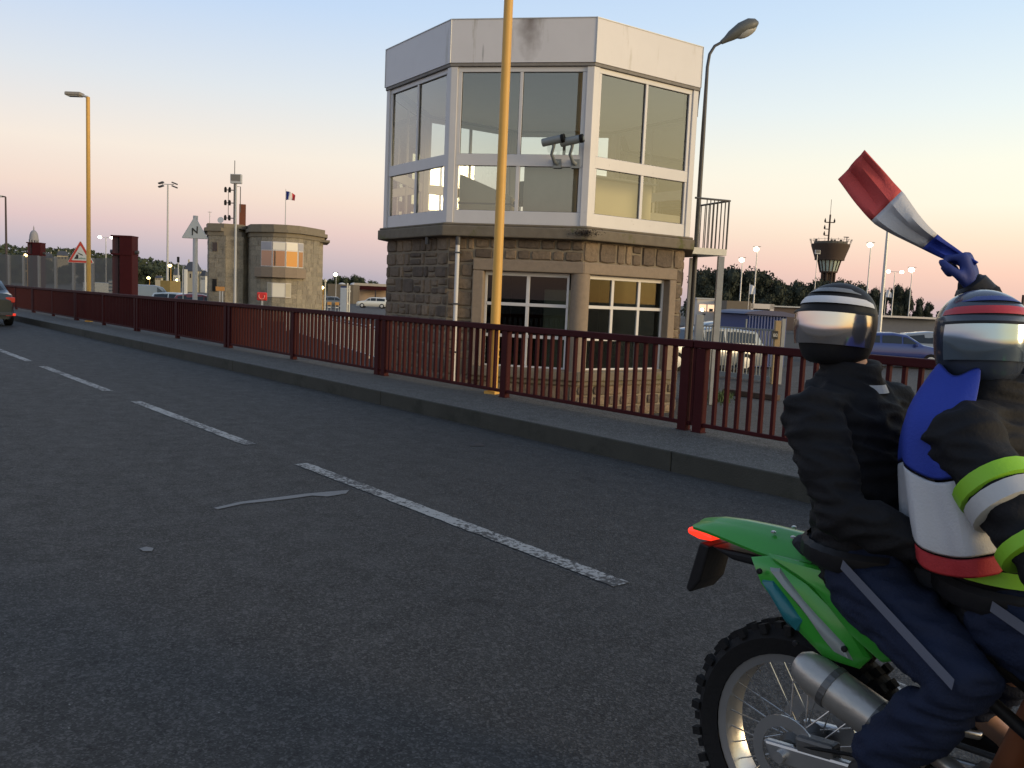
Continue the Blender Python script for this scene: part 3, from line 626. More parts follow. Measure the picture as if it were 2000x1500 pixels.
t = thing('quayside_sign', 'red-edged triangular warning sign of a car tipping off a quay', 'road sign', b, FACE+R(3))
MB().tube([(.12, .06, 0), (.12, .06, zc+.1)], .03, 10).build('post', M_LGREY, t)
pb = tri(MB(), (0, zc), .92, -.02, .03).build('plate', M_SWHITE, t); tri(MB(), (0, zc), .88, -.026, .005).build('red_border', M_SRED, pb)
tri(MB(), (0, zc), .62, -.032, .005).build('face', M_SWHITE, pb)
m_ = MB(); m_.slab([(-.215, zc-.13), (-.07, zc-.13), (-.07, zc+.03), (-.125, zc+.03)], -.038, -.033)
m_.slab([(-.085, zc+.10), (-.04, zc+.075), (.0, zc+.065), (.075, zc+.03), (.095, zc-.0), (.07, zc-.005), (.02, zc+.015), (-.02, zc+.035), (-.09, zc+.075)], -.038, -.033)
m_.build('symbol', M_SBLACK, pb)
MB().slab([(-.06, zc-.13), (.2, zc-.13), (.16, zc-.07), (.1, zc-.09), (.04, zc-.07), (-.06, zc-.085)], -.037, -.033).build('water_symbol', mat('sign_greygreen', (.25, .32, .28), .5), pb)
def pillar(px, D, y0, wpx, label, dark):
    b = gp(px, D); z = at(px, y0, D).z-GZ; w_ = wpx/FPX*D; t = thing('steel_pillar', label, 'pillar', b, FACE, 'red steel bridge pillars')
    MB().box((.12*w_*2, 0, z/2), (w_*.62, w_*.7, z)).build('shaft', M_RED, t, bevel=.02)
    m_ = MB(); m_.box((-.34*w_, .05, z/2), (w_*.28, w_*.5, z-.02)); m_.build('side_column', mat('shaded_red_steel', (.05, .012, .014), .6), t)  # shade on this side column put into its own dark red
    m_ = MB(); m_.box((.03, 0, z-.72), (w_*1.02, w_*.78, .06)); m_.box((.03, 0, z-.03), (w_*1.02, w_*.76, .06)); m_.build('collar', M_RED, t)
    for sx in (-1, 1): MB().tube([(sx*w_*.5+.03, 0, z-.62), (sx*w_*.68+.03, 0, z-.62)], .075, 10).build('pin', M_DGREY, t)
pillar(242, 34, 461, 40, 'dark red steel pillar with side pins, the nearer and taller of two', 1)
pillar(70, 52, 474, 27, 'farther dark red steel pillar under the church dome', 1)
# mesh screens left
M_MESH = glassmat('hazy_mesh_screen', (.80, .79, .78), 1.2, .2, .68, .6)
_n = M_MESH.node_tree.nodes; _g = next(x for x in _n if x.type == 'BSDF_GLOSSY'); _d = _n.new('ShaderNodeBsdfDiffuse'); _d.inputs[0].default_value = (.20, .19, .175, 1)
_m = next(x for x in _n if x.type == 'MIX_SHADER'); M_MESH.node_tree.links.new(_d.outputs[0], _m.inputs[2]); _n.remove(_g)
a = gp(-120, 62); b = gp(222, 42); t = thing('mesh_screen', 'translucent grey screen fence with posts behind the red railing', 'fence', a)
for i in range(12):
    p = a.lerp(b, i/12); q = a.lerp(b, (i+1)/12); zt_ = 3.0-.45*i/12
    MB().add([(p.x, p.y, GZ), (q.x, q.y, GZ), (q.x, q.y, zt_), (p.x, p.y, zt_)], [(0, 1, 2, 3)]).build('panel', M_MESH, t, True)
    MB().box((p.x, p.y, (zt_+GZ)/2), (.12, .12, zt_-GZ), FACE).build('post', mat('screen_post', (.24, .235, .23), .6), t, True)

# ------------------------------------------------------------------ grey stone house
D2 = 58; s2 = D2/FPX; b0 = gp(520, D2); H2 = b0+Vector((0, 0, 0))
F2 = FACE+R(15); t2 = thing('stone_house', 'grey stone lock house with flat roof and curved front behind the railing', 'building', b0, F2)
def X2(px, y=0):
    c, s_, k = cos(R(15)), sin(R(15)), (px-1000)/FPX
    return (k*(D2+y*c)-(520-1000)/FPX*D2+y*s_)/(c-k*s_)
def Z2(px, py): return at(px, py, D2).z-GZ
planpx = [(405, 1.5), (408, .2), (440, -.4), (474, -.2), (484, .5), (490, -1.2), (510, -1.9), (532, -2.45), (557, -2.6), (580, -2.35), (590, -1.95), (610, -.9), (629, .3), (627, 5), (405, 5)]
plan = [(X2(a, y), y) for a, y in planpx]
zr = Z2(520, 466)
def poly_off(P, d):
    c = Vector((sum(p[0] for p in P)/len(P), sum(p[1] for p in P)/len(P))); return [(p[0]+(p[0]-c.x)/max(.1, (Vector(p)-c).length)*d, p[1]+(p[1]-c.y)/max(.1, (Vector(p)-c).length)*d) for p in P]
MB().prism(plan, 0, zr).build('wall', M_STONE2, t2)
# ashlar blocks on the visible walls
random.seed(3); sb = MB()
for i in range(len(plan)-3):
    a, b = Vector(plan[i]), Vector(plan[i+1]); d = (b-a); Ln = d.length; d /= Ln; nn = Vector((d.y, -d.x))
    z = 0; 
    while z < zr-.1:
        u = 0; h = .3
        while u < Ln-.02:
            wd = min(random.uniform(.35, .75), Ln-u)
            if Ln-u-wd < .15: wd = Ln-u
            c0 = a+d*u; c1 = a+d*(u+wd); e = random.uniform(.012, .03)
            vs = [(c.x+nn.x*o_, c.y+nn.y*o_, zz) for o_ in (0, e) for c, zz in ((c0+d*.01, z+.01), (c1-d*.01, z+.01), (c1-d*.01, min(z+h, zr)-.01), (c0+d*.01, min(z+h, zr)-.01))]
            sb.add(vs, [(4, 5, 6, 7), (0, 1, 5, 4), (1, 2, 6, 5), (2, 3, 7, 6), (3, 0, 4, 7)]); u += wd
        z += h
sb.build('ashlar_facing', M_STONE2, t2)
M_COR = mat('weathered_cornice', (.20, .17, .125), .9, var=.3, scale=3, bump=.4)
cr2 = MB(); cr2.prism(poly_off(plan, .10), zr, zr+.28); cr2.prism(poly_off(plan, .30), zr+.28, zr+.50); cr2.prism(poly_off(plan, .12), zr+.50, zr+.78); rf = cr2.build('cornice', M_COR, t2)
MB().prism([(X2(622), -.2), (X2(642), -.2), (X2(642), 3.5), (X2(622), 3.5)], zr-.05, zr+.10).build('eave_slab', M_COR, t2)
MB().box((X2(469), 2.2, zr+1.5), (.42, .42, 1.6)).build('chimney', mat('brick_chimney', (.16, .055, .03), .9, var=.2, scale=9), t2)
# front window band (faceted)
def fpt(px, dy=0):   # front y of plan at px
    for (a, ya), (b, yb_), P, Q in zip(planpx, planpx[1:], plan, plan[1:]):
        if a <= px <= b: return Vector(P).lerp(Vector(Q), (px-a)/(b-a))
    return Vector((X2(px), 0))
def wpanel(nm, p0, p1, y0, y1, m, off, par, th=.03):
    A = fpt(p0); Bq = fpt(p1); d = (Bq-A).normalized(); nn = Vector((d.y, -d.x)); zc0 = Z2(545, y1); zc1 = Z2(545, y0)
    vs = [(c.x+nn.x*o_, c.y+nn.y*o_, zz) for o_ in (off-th, off) for c, zz in ((A, zc0), (Bq, zc0), (Bq, zc1), (A, zc1))]
    return MB().add(vs, [(4, 5, 6, 7), (0, 1, 5, 4), (1, 2, 6, 5), (2, 3, 7, 6), (3, 0, 4, 7), (0, 3, 2, 1)]).build(nm, m, par)
M_BLIND = mat('white_blind', (.78, .74, .64), .6, var=.03); M_MIRG = mat('mirror_glass', (.34, .25, .18), .04, metal=.95, var=0, bump=0)
segs2 = [(510, 532), (532, 557), (557, 580), (580, 590)]
for i, (a_, b_) in enumerate(segs2):
    f = wpanel('window', a_, b_, 476, 523, M_ALU, .06, t2)
    wpanel('blind', a_+.7, b_-.7, 477.5, 491, M_BLIND if i in (1, 2) else mat('grey_blind', (.36, .36, .40), .6), .075, f)
    wpanel('pane', a_+1, b_-1, 493, 521.5, M_MIRG, .072, f)
_o = [fpt(p_)+Vector((0, -.42)) for p_ in (497, 510, 532, 557, 580, 590, 597)]; _i = [fpt(p_)+Vector((0, .1)) for p_ in (597, 590, 580, 557, 532, 510, 497)]
MB().prism([tuple(q_) for q_ in _o+_i], Z2(545, 543), Z2(545, 525)).build('balcony_slab', M_CONC2, t2, bevel=.02)
for a_, b_ in ((523, 532), (532, 557), (557, 568)):
    f = wpanel('window', a_, b_, 553, 580, M_ALU, .05, t2); wpanel('blind', a_+.6, b_-.6, 554, 579, M_BLIND if a_ == 532 else mat('beige_blind', (.42, .38, .29), .7), .06, f)
for (a_, b_, c__, d_) in ((414, 425, 479, 498), (414, 425, 549, 575)):
    f = wpanel('window', a_, b_, c__, d_, M_COR, .05, t2); wpanel('pane', a_+1.5, b_-1, c__+1.5, d_-1, M_DGLASS, .06, f)
# roof objects
q = Vector((X2(443), 1.5, zr+.78))
t = thing('signal_mast', 'dark mast carrying stacked navigation lights on the grey stone house roof', 'mast', H2+Matrix.Rotation(F2, 3, 'Z') @ q, FACE)
hm = 3.4
MB().tube([(.35, 0, 0), (.35, 0, hm)], .06, 8).build('pole', M_DGREY, t); MB().tube([(.35, 0, hm), (.35, 0, hm+.9)], .025, 6).build('aerial', M_DGREY, t)
for z in (.5, 1.5, 2.35):
    MB().tube([(-.25, 0, z), (.35, 0, z)], .035, 6).build('arm', M_DGREY, t)
    for x_ in (-.25, .03): MB().lathe([(.07, -.16), (.09, -.1), (.09, .12), (.04, .2)], (x_, 0, z), 10).build('signal_light', M_BLACK, t)
MB().tube([(.75, 0, .9), (.75, 0, 2.6), (.35, 0, 2.6)], .03, 6).build('bracket', M_DGREY, t); MB().tube([(-.05, 0, .4), (-.05, 0, 2.4)], .02, 6).build('bracket', M_DGREY, t)
for px, hh, nm, lb in ((406, .9, 'aerial', 'small thin aerial on the left roof corner of the grey stone house'),):
    t = thing(nm, lb, 'aerial', H2+Matrix.Rotation(F2, 3, 'Z') @ Vector((X2(px), 1, zr+.7)), FACE)
    MB().tube([(0, 0, 0), (0, 0, hh)], .02, 6).build('rod', M_LGREY, t); MB().tube([(-.14, 0, hh-.05), (.14, 0, hh-.05)], .014, 5).build('crossbar', M_LGREY, t)
t = thing('satellite_dish', 'pale round dish standing on the grey stone house roof', 'dish', H2+Matrix.Rotation(F2, 3, 'Z') @ Vector((X2(429), .6, zr+.75)), FACE)
MB().lathe([(.04, 0), (.17, .03), (.21, .08)], (0, 0, .28), 14, Matrix.Rotation(R(75), 3, 'X')).build('dish', M_LGREY, t); MB().tube([(0, .02, 0), (0, .02, .3)], .03, 6).build('stand', M_DGREY, t)
def tricolor(name, label, loc, cols, base, wd, ht, par=None, dip=.25):
    t = thing(name, label, 'flag', loc, FACE); z = base
    MB().tube([(0, 0, 0), (0, 0, z)], [.035, .02], 8).build('flagpole', M_LGREY, t)
    root = None
    for k, m in enumerate(cols):
        n_ = 6; vs = []; fs = []
        for i in range(n_+1):
            f = (k+i/n_)/3; x_ = f*wd
            for j in range(5):
                g_ = j/4; vs.append((x_+.0, .09*sin(f*9+g_*2), z-.12-g_*ht*(1-.12*f)-dip*f*f*(1-g_*.6)))
        for i in range(n_):
            for j in range(4): fs.append((i*5+j, i*5+j+1, (i+1)*5+j+1, (i+1)*5+j))
        MB().add(vs, fs).build('cloth', m, t, smooth=True)
    return t
M_FB = mat('flag_blue', (.012, .03, .22), .7, var=.08); M_FW = mat('flag_white', (.68, .68, .70), .7, var=.04); M_FR = mat('flag_red', (.55, .03, .04), .7, var=.08)
tricolor('national_flag', 'blue, white and red flag flying from a thin pole on the grey stone house', H2+Matrix.Rotation(F2, 3, 'Z') @ Vector((X2(555), -.5, zr+.7)), (M_FB, M_FW, M_FR), Z2(555, 372)-zr-.7, .62, .58)
tricolor('white_flag', 'small white flag on a thin pole before the pines', gp(1461, 80), (M_FW, M_FW, M_FW), at(1461, 553, 80).z-GZ, .55, .9)
tricolor('white_flag', 'small white flag on a thin pole behind the riders', gp(1727, 80), (M_FW, M_FW, M_FW), at(1727, 563, 80).z-GZ, .5, .7)
# lifebuoy, board, posts near the house
q = gp(512, 46); zc = at(512, 579, 46).z-GZ
t = thing('lifebuoy_stand', 'bright red lifebuoy housing on a post before the grey stone house', 'lifebuoy', q, FACE)
MB().box((0, .05, zc/2), (.08, .08, zc)).build('post', M_LGREY, t); MB().box((0, 0, zc), (.54, .12, .44)).build('housing', mat('bright_red', (.60, .03, .025), .4), t, bevel=.06)
m_ = MB(); m_.tube([(.15*cos(a_), -.075, zc+.02-.17*sin(a_)) for a_ in [i*pi/8-.3 for i in range(11)]], .025, 8, True); m_.build('ring', mat('pale_red', (.75, .25, .2), .5), t)
q = gp(430, 46); zc = at(430, 564, 46).z-GZ
t = thing('notice_board', 'orange-brown notice board on two legs at the left foot of the stone house', 'notice board', q, FACE)
MB().box((0, 0, zc), (.46, .04, .22)).build('board', mat('orange_board', (.50, .24, .07), .6), t); MB().box((-.02, .03, zc/2), (.05, .05, zc)).build('leg', M_LGREY, t); MB().box((.12, .03, zc/2), (.05, .05, zc)).build('leg', M_LGREY, t)
t = thing('white_post', 'slim white post at the right corner of the grey stone house', 'post', gp(635, 60), FACE)
zc = at(635, 550, 60).z-GZ; MB().tube([(0, 0, 0), (0, 0, zc)], .05, 8).build('shaft', M_SWHITE, t); MB().ell((0, 0, zc+.05), (.12, .12, .12)).build('cap', M_SWHITE, t)

# ------------------------------------------------------------------ cars
def make_car(root, paint, kind='hatch', L_=4.2, W=1.74, lights=True):
    # x forward; ground z=0
    H = {'hatch': 1.48, 'sedan': 1.42, 'wagon': 1.46, 'van': 1.95}[kind]
    if kind == 'van': top = [(-.5, 1.0), (-.495, 1.85), (-.40, 1.95), (.10, 1.93), (.22, 1.80), (.35, 1.12), (.47, .95), (.5, .60)]; belt = 1.05
    elif kind == 'sedan': top = [(-.5, .80), (-.485, .98), (-.34, 1.03), (-.20, 1.38), (-.02, 1.42), (.10, 1.36), (.24, .98), (.46, .80), (.5, .55)]; belt = .95
    elif kind == 'wagon': top = [(-.5, .75), (-.49, .95), (-.43, 1.38), (-.2, 1.46), (.0, 1.45), (.10, 1.38), (.23, .98), (.46, .80), (.5, .55)]; belt = .93
    else: top = [(-.5, .75), (-.49, .95), (-.42, 1.36), (-.2, 1.48), (.02, 1.46), (.13, 1.36), (.28, .98), (.46, .80), (.5, .55)]; belt = .93
    def zt(f):
        for (a, za), (b, zb) in zip(top, top[1:]):
            if a <= f <= b: return za+(zb-za)*(f-a)/(b-a)
        return .6
    fs_ = sorted(set([-.5, -.48, -.42, -.36, -.3, -.2, -.1, 0, .1, .15, .2, .25, .3, .38, .44, .48, .5]+[a for a, _ in top])); st_ = []
    for f in fs_:
        z = zt(f); e = 1-.16*max(0, (abs(f)-.36)/.14)**2; w_ = W/2*e; bz = min(belt, z-.02); wr = w_*(1-.16*max(0, min(1, (z-belt)/.45)))
        st_.append([(w_*.88, .22), (w_*.98, .36), (w_, .55), (w_*.985, .78 if bz > .8 else bz-.05), (w_*.95, bz), (wr*.93, z-.035), (wr*.82, z), (wr*.3, z+.015)])
    vs = []; n = 8
    for f, r_ in zip(fs_, st_):
        ring = [(y, z) for y, z in r_]+[(-y, z) for y, z in r_[::-1]]; vs += [(f*L_, y, z) for y, z in ring]
    n2 = 16; fc = []
    for i in range(len(fs_)-1):
        for k in range(n2): fc.append((i*n2+k, i*n2+(k+1) % n2, (i+1)*n2+(k+1) % n2, (i+1)*n2+k))
    fc += [tuple(range(n2)), tuple((len(fs_)-1)*n2+k for k in range(n2))[::-1]]
    body = MB().add(vs, [f[::-1] for f in fc]).build('body', paint, root, smooth=True)
    def yb(z, f=0): 
        k = max(0, min(1, (z-belt)/.45)); return W/2*(.95-(.95-.84*.93)*k)+.012
    bz = belt+.05; roofz = lambda f: zt(f)-.10
    def side(f0, f1):
        P = [(f0, bz), (f1, bz)]+[(f, roofz(f)) for f in [f1-(f1-f0)*j/5 for j in range(6)]]
        P = [(f, z) for f, z in P if z >= bz-.001]
        for s_ in (1, -1):
            vv = [(f*L_, s_*yb(z), z) for f, z in P]; MB().add(vv, [tuple(range(len(vv)))]).build('side_window', M_CARG, body)
    if kind == 'van': side(.12, .29)
    else: side(-.40 if kind != 'sedan' else -.27, -.14); side(-.12, .05); side(.065, .20)
    def cross(f0, f1, nm):
        z0, z1 = zt(f0), zt(f1); o_ = .02; d = Vector(((f1-f0)*L_, z1-z0)); nn = Vector((d.y, -d.x)).normalized()*(1 if f0 < 0 else 1)
        if (nn.x > 0) != (f0 > 0): nn = -nn
        vv = [((f0*L_+nn.x*o_), -.66*W/1.74, z0+nn.y*o_), ((f0*L_+nn.x*o_), .66*W/1.74, z0+nn.y*o_), (f1*L_+nn.x*o_, .52*W/1.74, z1+nn.y*o_), (f1*L_+nn.x*o_, -.52*W/1.74, z1+nn.y*o_)]
        MB().add(vv, [(0, 1, 2, 3)]).build(nm, M_CARG, body)
    fr_ = {'van': (.335, .235), 'sedan': (.225, .115), 'wagon': (.215, .115), 'hatch': (.265, .145)}[kind]; rr = {'van': (-.4975, -.4955), 'sedan': (-.325, -.215), 'wagon': (-.478, -.435), 'hatch': (-.475, -.425)}[kind]
    cross(fr_[0], fr_[1], 'windscreen'); cross(rr[0], rr[1], 'rear_window')
    for fx in (-.31, .31):
        for s_ in (1, -1):
            mt = Matrix.Rotation(pi/2, 3, 'X')
            ty = MB().lathe([(.20, -.1), (.30, -.1), (.325, -.07), (.325, .07), (.30, .1), (.20, .1)], (fx*L_, s_*(W/2-.09), .325), 20, mt).build('tyre', M_BLACK, root, smooth=True)
            MB().lathe([(.05, -.112), (.19, -.104), (.21, -.085), (.21, .085), (.19, .104), (.05, .112)], (fx*L_, s_*(W/2-.09), .325), 14, mt).build('rim', M_LGREY, ty)
    if lights:
        for s_ in (1, -1):
            MB().box((-.488*L_, s_*W*.40, .80), (.09, .26, .16)).build('tail_light', mat('tail_light_red', (.45, .035, .02), .25, bump=0, emit=.25), root, bevel=.03)
            MB().box((.478*L_, s_*W*.36, .66), (.09, .30, .13)).build('headlight', mat('headlight', (.6, .6, .62), .15, bump=0), root, bevel=.03)
            MB().box((.17*L_, s_*(W/2+.07), belt+.02), (.12, .16, .11)).build('mirror', paint, root, bevel=.02)
        MB().box((-.505*L_, 0, .38), (.05, W*.86, .10)).build('bumper_strip', M_DGREY, root, bevel=.01)
        MB().box((-.508*L_, 0, .60), (.012, .52, .11)).build('number_plate', M_SWHITE, root)
def carmat(n, c): return mat('car_paint_'+n, c, .3, metal=.2, var=.03, bump=0, coat=.6)
def car(px, D, rz, paint, kind, label, L_=4.2, loc=None, grp='cars parked on the quay'):
    t = thing('parked_car', label, 'car', loc or gp(px, D), rz, grp); make_car(t, paint, kind, L_); return t
t = thing('sedan', 'dark green-grey sedan driving away at the left edge of the road', 'car', (-31.9, 4.62, 0), pi); make_car(t, carmat('darkgreen', (.035, .045, .045)), 'sedan', 4.4)
for s_ in (1, -1): MB().box((-2.19, s_*.70, .36), (.06, .26, .07)).build('fog_light', mat('tail_light_lit', (.8, .04, .02), .3, bump=0, emit=.8), t)
cw, cs, cb, cr_, cg = carmat('white', (.62, .62, .58)), carmat('silver', (.24, .26, .28)), carmat('blue', (.02, .04, .18)), carmat('red', (.25, .02, .02)), carmat('grey', (.1, .11, .12))
A_ = FACE
car(292, 68, A_+R(25), cs, 'van', 'silver rounded van right of the near red pillar', 4.3)
car(352, 66, A_+R(-8), cw, 'wagon', 'white car left of the grey stone house behind the bend sign post', 4.2)
car(392, 62, A_+R(20), cr_, 'hatch', 'small red car at the left corner of the grey stone house', 3.8)
car(212, 85, A_+R(30), cw, 'van', 'white van left of the near red pillar', 4.6)
car(645, 104, A_+pi+R(10), cg, 'sedan', 'dark car with orange barrier right of the stone house', 4.3)
car(729, 118, A_+pi, cw, 'wagon', 'white estate car between kiosk and brown stone base', 4.3)
car(764, 124, A_+R(35), cw, 'hatch', 'white car partly hidden by the brown stone base', 4.1)
car(1368, 29.5, A_+pi+R(22), cs, 'wagon', 'silver estate car right behind the white-barred gate', 4.4)
car(1398, 42, A_+pi+R(10), cs, 'hatch', 'silver car farther behind the gate, above the estate car', 4.1)
car(1745, 36, A_+R(-10), cb, 'sedan', 'blue car between the two riders', 4.4)
car(1850, 38, A_+R(-12), cs, 'hatch', 'silver car behind the right rider', 4.1)
car(1800, 90, A_+R(5), cw, 'van', 'white van behind the right rider', 4.8)

# ------------------------------------------------------------------ gate on the right
ga, gb = gp(1352, 27.6), gp(1520, 25.2); dG = (gb-ga); LG = dG.length; rzG = math.atan2(dG.y, dG.x)
t = thing('barred_gate', 'pale metal gate of vertical bars in front of the parked cars', 'gate', ga, rzG)
zg = 1.55; M_GATE = mat('gate_paint', (.24, .26, .26), .5, var=.1)
MB().box((LG/2, 0, .12), (LG-.2, .06, .14)).build('bottom_rail', M_GATE, t); MB().box((LG/2, 0, zg), (LG-.2, .05, .05)).build('top_rail', M_GATE, t)
n_ = 26
for i in range(n_): MB().box((.15+(LG-.3)*i/(n_-1), 0, (zg+.15)/2+.02), (.028, .022, zg-.15)).build('bar', M_GATE, t)
for f in (.34, .66, .98): MB().box((LG*f, 0, zg+.14), (.04, .03, .28)).build('spike', M_GATE, t)
q = gp(1521, 25.1); t = thing('gate_post', 'weathered tan gate post with a black number plate', 'post', q, FACE)
MB().box((0, 0, .92), (.16, .16, 1.84)).build('shaft', mat('tan_timber', (.36, .26, .14), .8, var=.25, scale=10), t, bevel=.01)
MB().box((.17, .02, .95), (.10, .12, 1.9)).build('steel_channel', M_GALV, t)
pl_ = MB().box((-.08, -.10, 1.42), (.16, .012, .24)).build('number_plate', M_SBLACK, t)
m_ = MB()
def glyph(mb, ch_, x, z, w_, h, y=-.108):
    s_ = w_*.24
    bars = {'8': 'tmbLRlr', '0': 'tbLRlr', '6': 'tmbLlr'}[ch_]
    for c in bars:
        if c == 't': mb.box((x, y, z+h/2-s_/2), (w_-2*s_*.6, .004, s_))
        if c == 'm': mb.box((x, y, z), (w_-2*s_*.6, .004, s_))
        if c == 'b': mb.box((x, y, z-h/2+s_/2), (w_-2*s_*.6, .004, s_))
        if c in 'Ll': mb.box((x-w_/2+s_/2, y-.001, z+(h/4-s_/4)*(1 if c == 'L' else -1)), (s_, .004, h/2-s_*.4))
        if c in 'Rr': mb.box((x+w_/2-s_/2, y-.001, z+(h/4-s_/4)*(1 if c == 'R' else -1)), (s_, .004, h/2-s_*.4))
glyph(m_, '8', -.11, 1.42, .05, .09); glyph(m_, '0', -.045, 1.42, .05, .09); m_.build('number', M_SWHITE, pl_)
t = thing('gate_post', 'grey post with a small lit lamp at the left end of the gate', 'post', gp(1368, 26.5), FACE)
MB().box((0, 0, .95), (.22, .2, 1.9)).build('shaft', M_GALV, t); MB().ell((.05, -.05, 2.05), (.05, .05, .05)).build('lamp', M_LAMPW, t)
t = thing('kerb_block', 'low dark timber kerb lying on the yard before the gate', 'kerb', gp(1478, 21), rzG)
MB().box((0, 0, .07), (1.5, .25, .14)).build('block', mat('dark_timber', (.07, .045, .035), .9, var=.3), t, bevel=.02)
# buildings behind the gate
def bld(name, label, px0, px1, D, ytop, m, depth=6, cat='building', ybase=None, rz=0):
    a, b = gp(px0, D), gp(px1, D); c = (a+b)/2; w_ = (b-a).length; h = at((px0+px1)/2, ytop, D).z-GZ
    t = thing(name, label, cat, c, FACE+rz); MB().box((0, depth/2, h/2), (w_, depth, h)).build('wall', m, t)
    return t, w_, h
M_WW = mat('white_render', (.60, .55, .50), .7, var=.06, scale=1)
M_LIT = mat('lit_window', (1, .62, .38), .5, var=.1, bump=0, emit=1.1)
t, w_, h = bld('site_office', 'white prefab office with warmly lit windows right of the stone base', 1361, 1398, 90, 585, M_WW, 5)
MB().box((0, 2.5, h+.08), (w_+.2, 5.2, .16)).build('roof', M_LGREY, t)
for sx in (-1, 1):
    f = MB().box((sx*w_*.22+w_*.03, -.03, h*.70), (w_*.36, .06, h*.24)).build('window', M_LIT, t); MB().box((sx*w_*.22+w_*.03, -.07, h*.63), (w_*.2, .03, h*.10)).build('sill_box', M_DGREY, f)
MB().box((-.1*w_, -.03, h*.47), (.3, .05, .15)).build('vent', M_DGREY, t)
bld('storage_block', 'windowless brown-grey block building behind the gate', 1419, 1466, 85, 588, mat('brown_render', (.165, .135, .10), .9, var=.12, scale=2))
t, w_, h = bld('portal_canopy', 'white-framed open canopy with dark interior right of the brown block', 1467, 1506, 88, 594, mat('painted_interior_shade', (.03, .035, .04), .8), 5)  # solid dark block; shade inside the open canopy put into its colour
MB().box((0, -.1, h-.22), (w_+.4, .5, .5)).build('beam', M_WW, t); MB().box((w_/2, -.15, h/2), (.38, .4, h)).build('leg', M_WW, t); MB().box((-w_/2, -.15, h/2), (.25, .4, h)).build('leg', M_WW, t)
t, w_, h = bld('long_shed', 'long low brown shed roof behind the left rider', 1506, 1700, 95, 602, mat('brown_roofing', (.10, .075, .07), .8, var=.2, scale=1), 8)
MB().box((0, -.2, h), (w_+.4, .5, .14)).build('gutter', M_LGREY, t)
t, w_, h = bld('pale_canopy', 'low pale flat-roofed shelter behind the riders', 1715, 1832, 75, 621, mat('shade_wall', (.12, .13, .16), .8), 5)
MB().box((0, -.2, h+.06), (w_+.6, 1.2, .16)).build('roof', M_WW, t)
# blue container
ca = thing('shipping_container', 'blue ribbed container with darker blue roof behind the gate', 'container', gp(1500, 31.5), FACE+R(12))
cm_ = MB(); cm_.box((0, 1.2, 1.0), (1.55, 2.4, 1.9))
for i in range(13): cm_.box((-.72+i*.12, -.02, 1.0), (.05, .05, 1.8))
cm_.build('box', mat('container_blue', (.03, .06, .20), .5, var=.15), ca, bevel=.01)
m_ = MB(); m_.slab([(-1.0, 1.96), (1.05, 1.9), (1.08, 2.0), (.5, 2.09), (-.2, 2.11), (-.8, 2.04)], -.15, 2.5); m_.build('roof', mat('roof_blue', (.02, .03, .10), .5), ca)

# ------------------------------------------------------------------ middle distance
t, w_, h = bld('low_terminal', 'long low cream terminal with dark red canopy beam', 698, 778, 160, 557.5, mat('cream_render', (.50, .37, .27), .8, var=.05), 10)
MB().box((0, -.8, h+.05), (w_+.5, 2.4, .45)).build('roof', mat('pale_roof', (.45, .40, .33), .7), t); MB().box((0, -1.9, h-.55), (w_+.5, .2, .7)).build('canopy_beam', M_RED, t)
for f in (-.02, .42): MB().box((w_*f, -1.8, (h-.5)/2), (.22, .22, h-.5)).build('column', M_DPOLE, t)
for i, px in enumerate((668, 691, 729, 757)):
    tt = thing('roof_dome', ['pale domed tank left of the terminal above the kiosk', 'pale domed tank at the left end of the terminal', 'pale domed tank above the middle of the terminal', 'pale domed tank at the right end of the terminal'][i], 'tank', gp(px, 185), FACE, 'pale domed tanks behind the terminal')
    hh = at(px, 553.5 if i > 1 else 552, 185).z-GZ; MB().lathe([(.9, 0), (.9, hh-.8)], n=18).build('shaft', mat('tank_grey', (.25, .24, .24), .7), tt, smooth=True); MB().lathe([(.92, hh-.8), (.85, hh-.4), (.55, hh-.12), (.1, hh)], n=18).build('dome', mat('tank_pale', (.5, .49, .48), .6), tt, smooth=True)
bld('brown_warehouse', 'low brown warehouse right of the grey stone house', 640, 690, 150, 555, mat('warehouse_brown', (.13, .11, .085), .9, var=.2, scale=1))
t = thing('information_kiosk', 'pale blue upright information panel with dark blue cap', 'kiosk', gp(672, 66), FACE)
hh = at(672, 562, 66).z-GZ; MB().box((0, 0, hh/2), (.52, .25, hh)).build('panel', mat('pale_blue_panel', (.38, .46, .60), .4, dirt=((.12, .30, .36), 3, .62)), t, bevel=.02); MB().box((0, 0, hh+.06), (.46, .22, .12)).build('cap', mat('cap_blue', (.02, .04, .15), .5), t)
for i, px in enumerate((678.5, 682.5)):
    t = thing('white_post', ['taller white post touching the blue kiosk', 'shorter white post right of the blue kiosk'][i], 'post', gp(px, 64), FACE)
    zc = at(px, 553+5*i, 64).z-GZ; MB().tube([(0, 0, 0), (0, 0, zc)], .055, 8).build('shaft', M_SWHITE, t); MB().box((0, 0, zc-.4), (.2, .06, .12)).build('bracket', M_SWHITE, t)
for i, px in enumerate((644, 659)):
    t = thing('road_barrier', ['orange and white barrier nearer the stone house', 'orange and white barrier nearer the blue kiosk'][i], 'barrier', gp(px, 80), FACE, 'orange barriers on the quay')
    MB().box((0, 0, .95), (.36, .05, .28)).build('board', mat('barrier_orange', (.55, .28, .08), .5), t); MB().box((0, 0, .6), (.34, .04, .1)).build('lower_board', M_SWHITE, t)
    for s_ in (-1, 1): MB().box((s_*.15, 0, .5), (.04, .04, 1.0)).build('leg', M_LGREY, t)
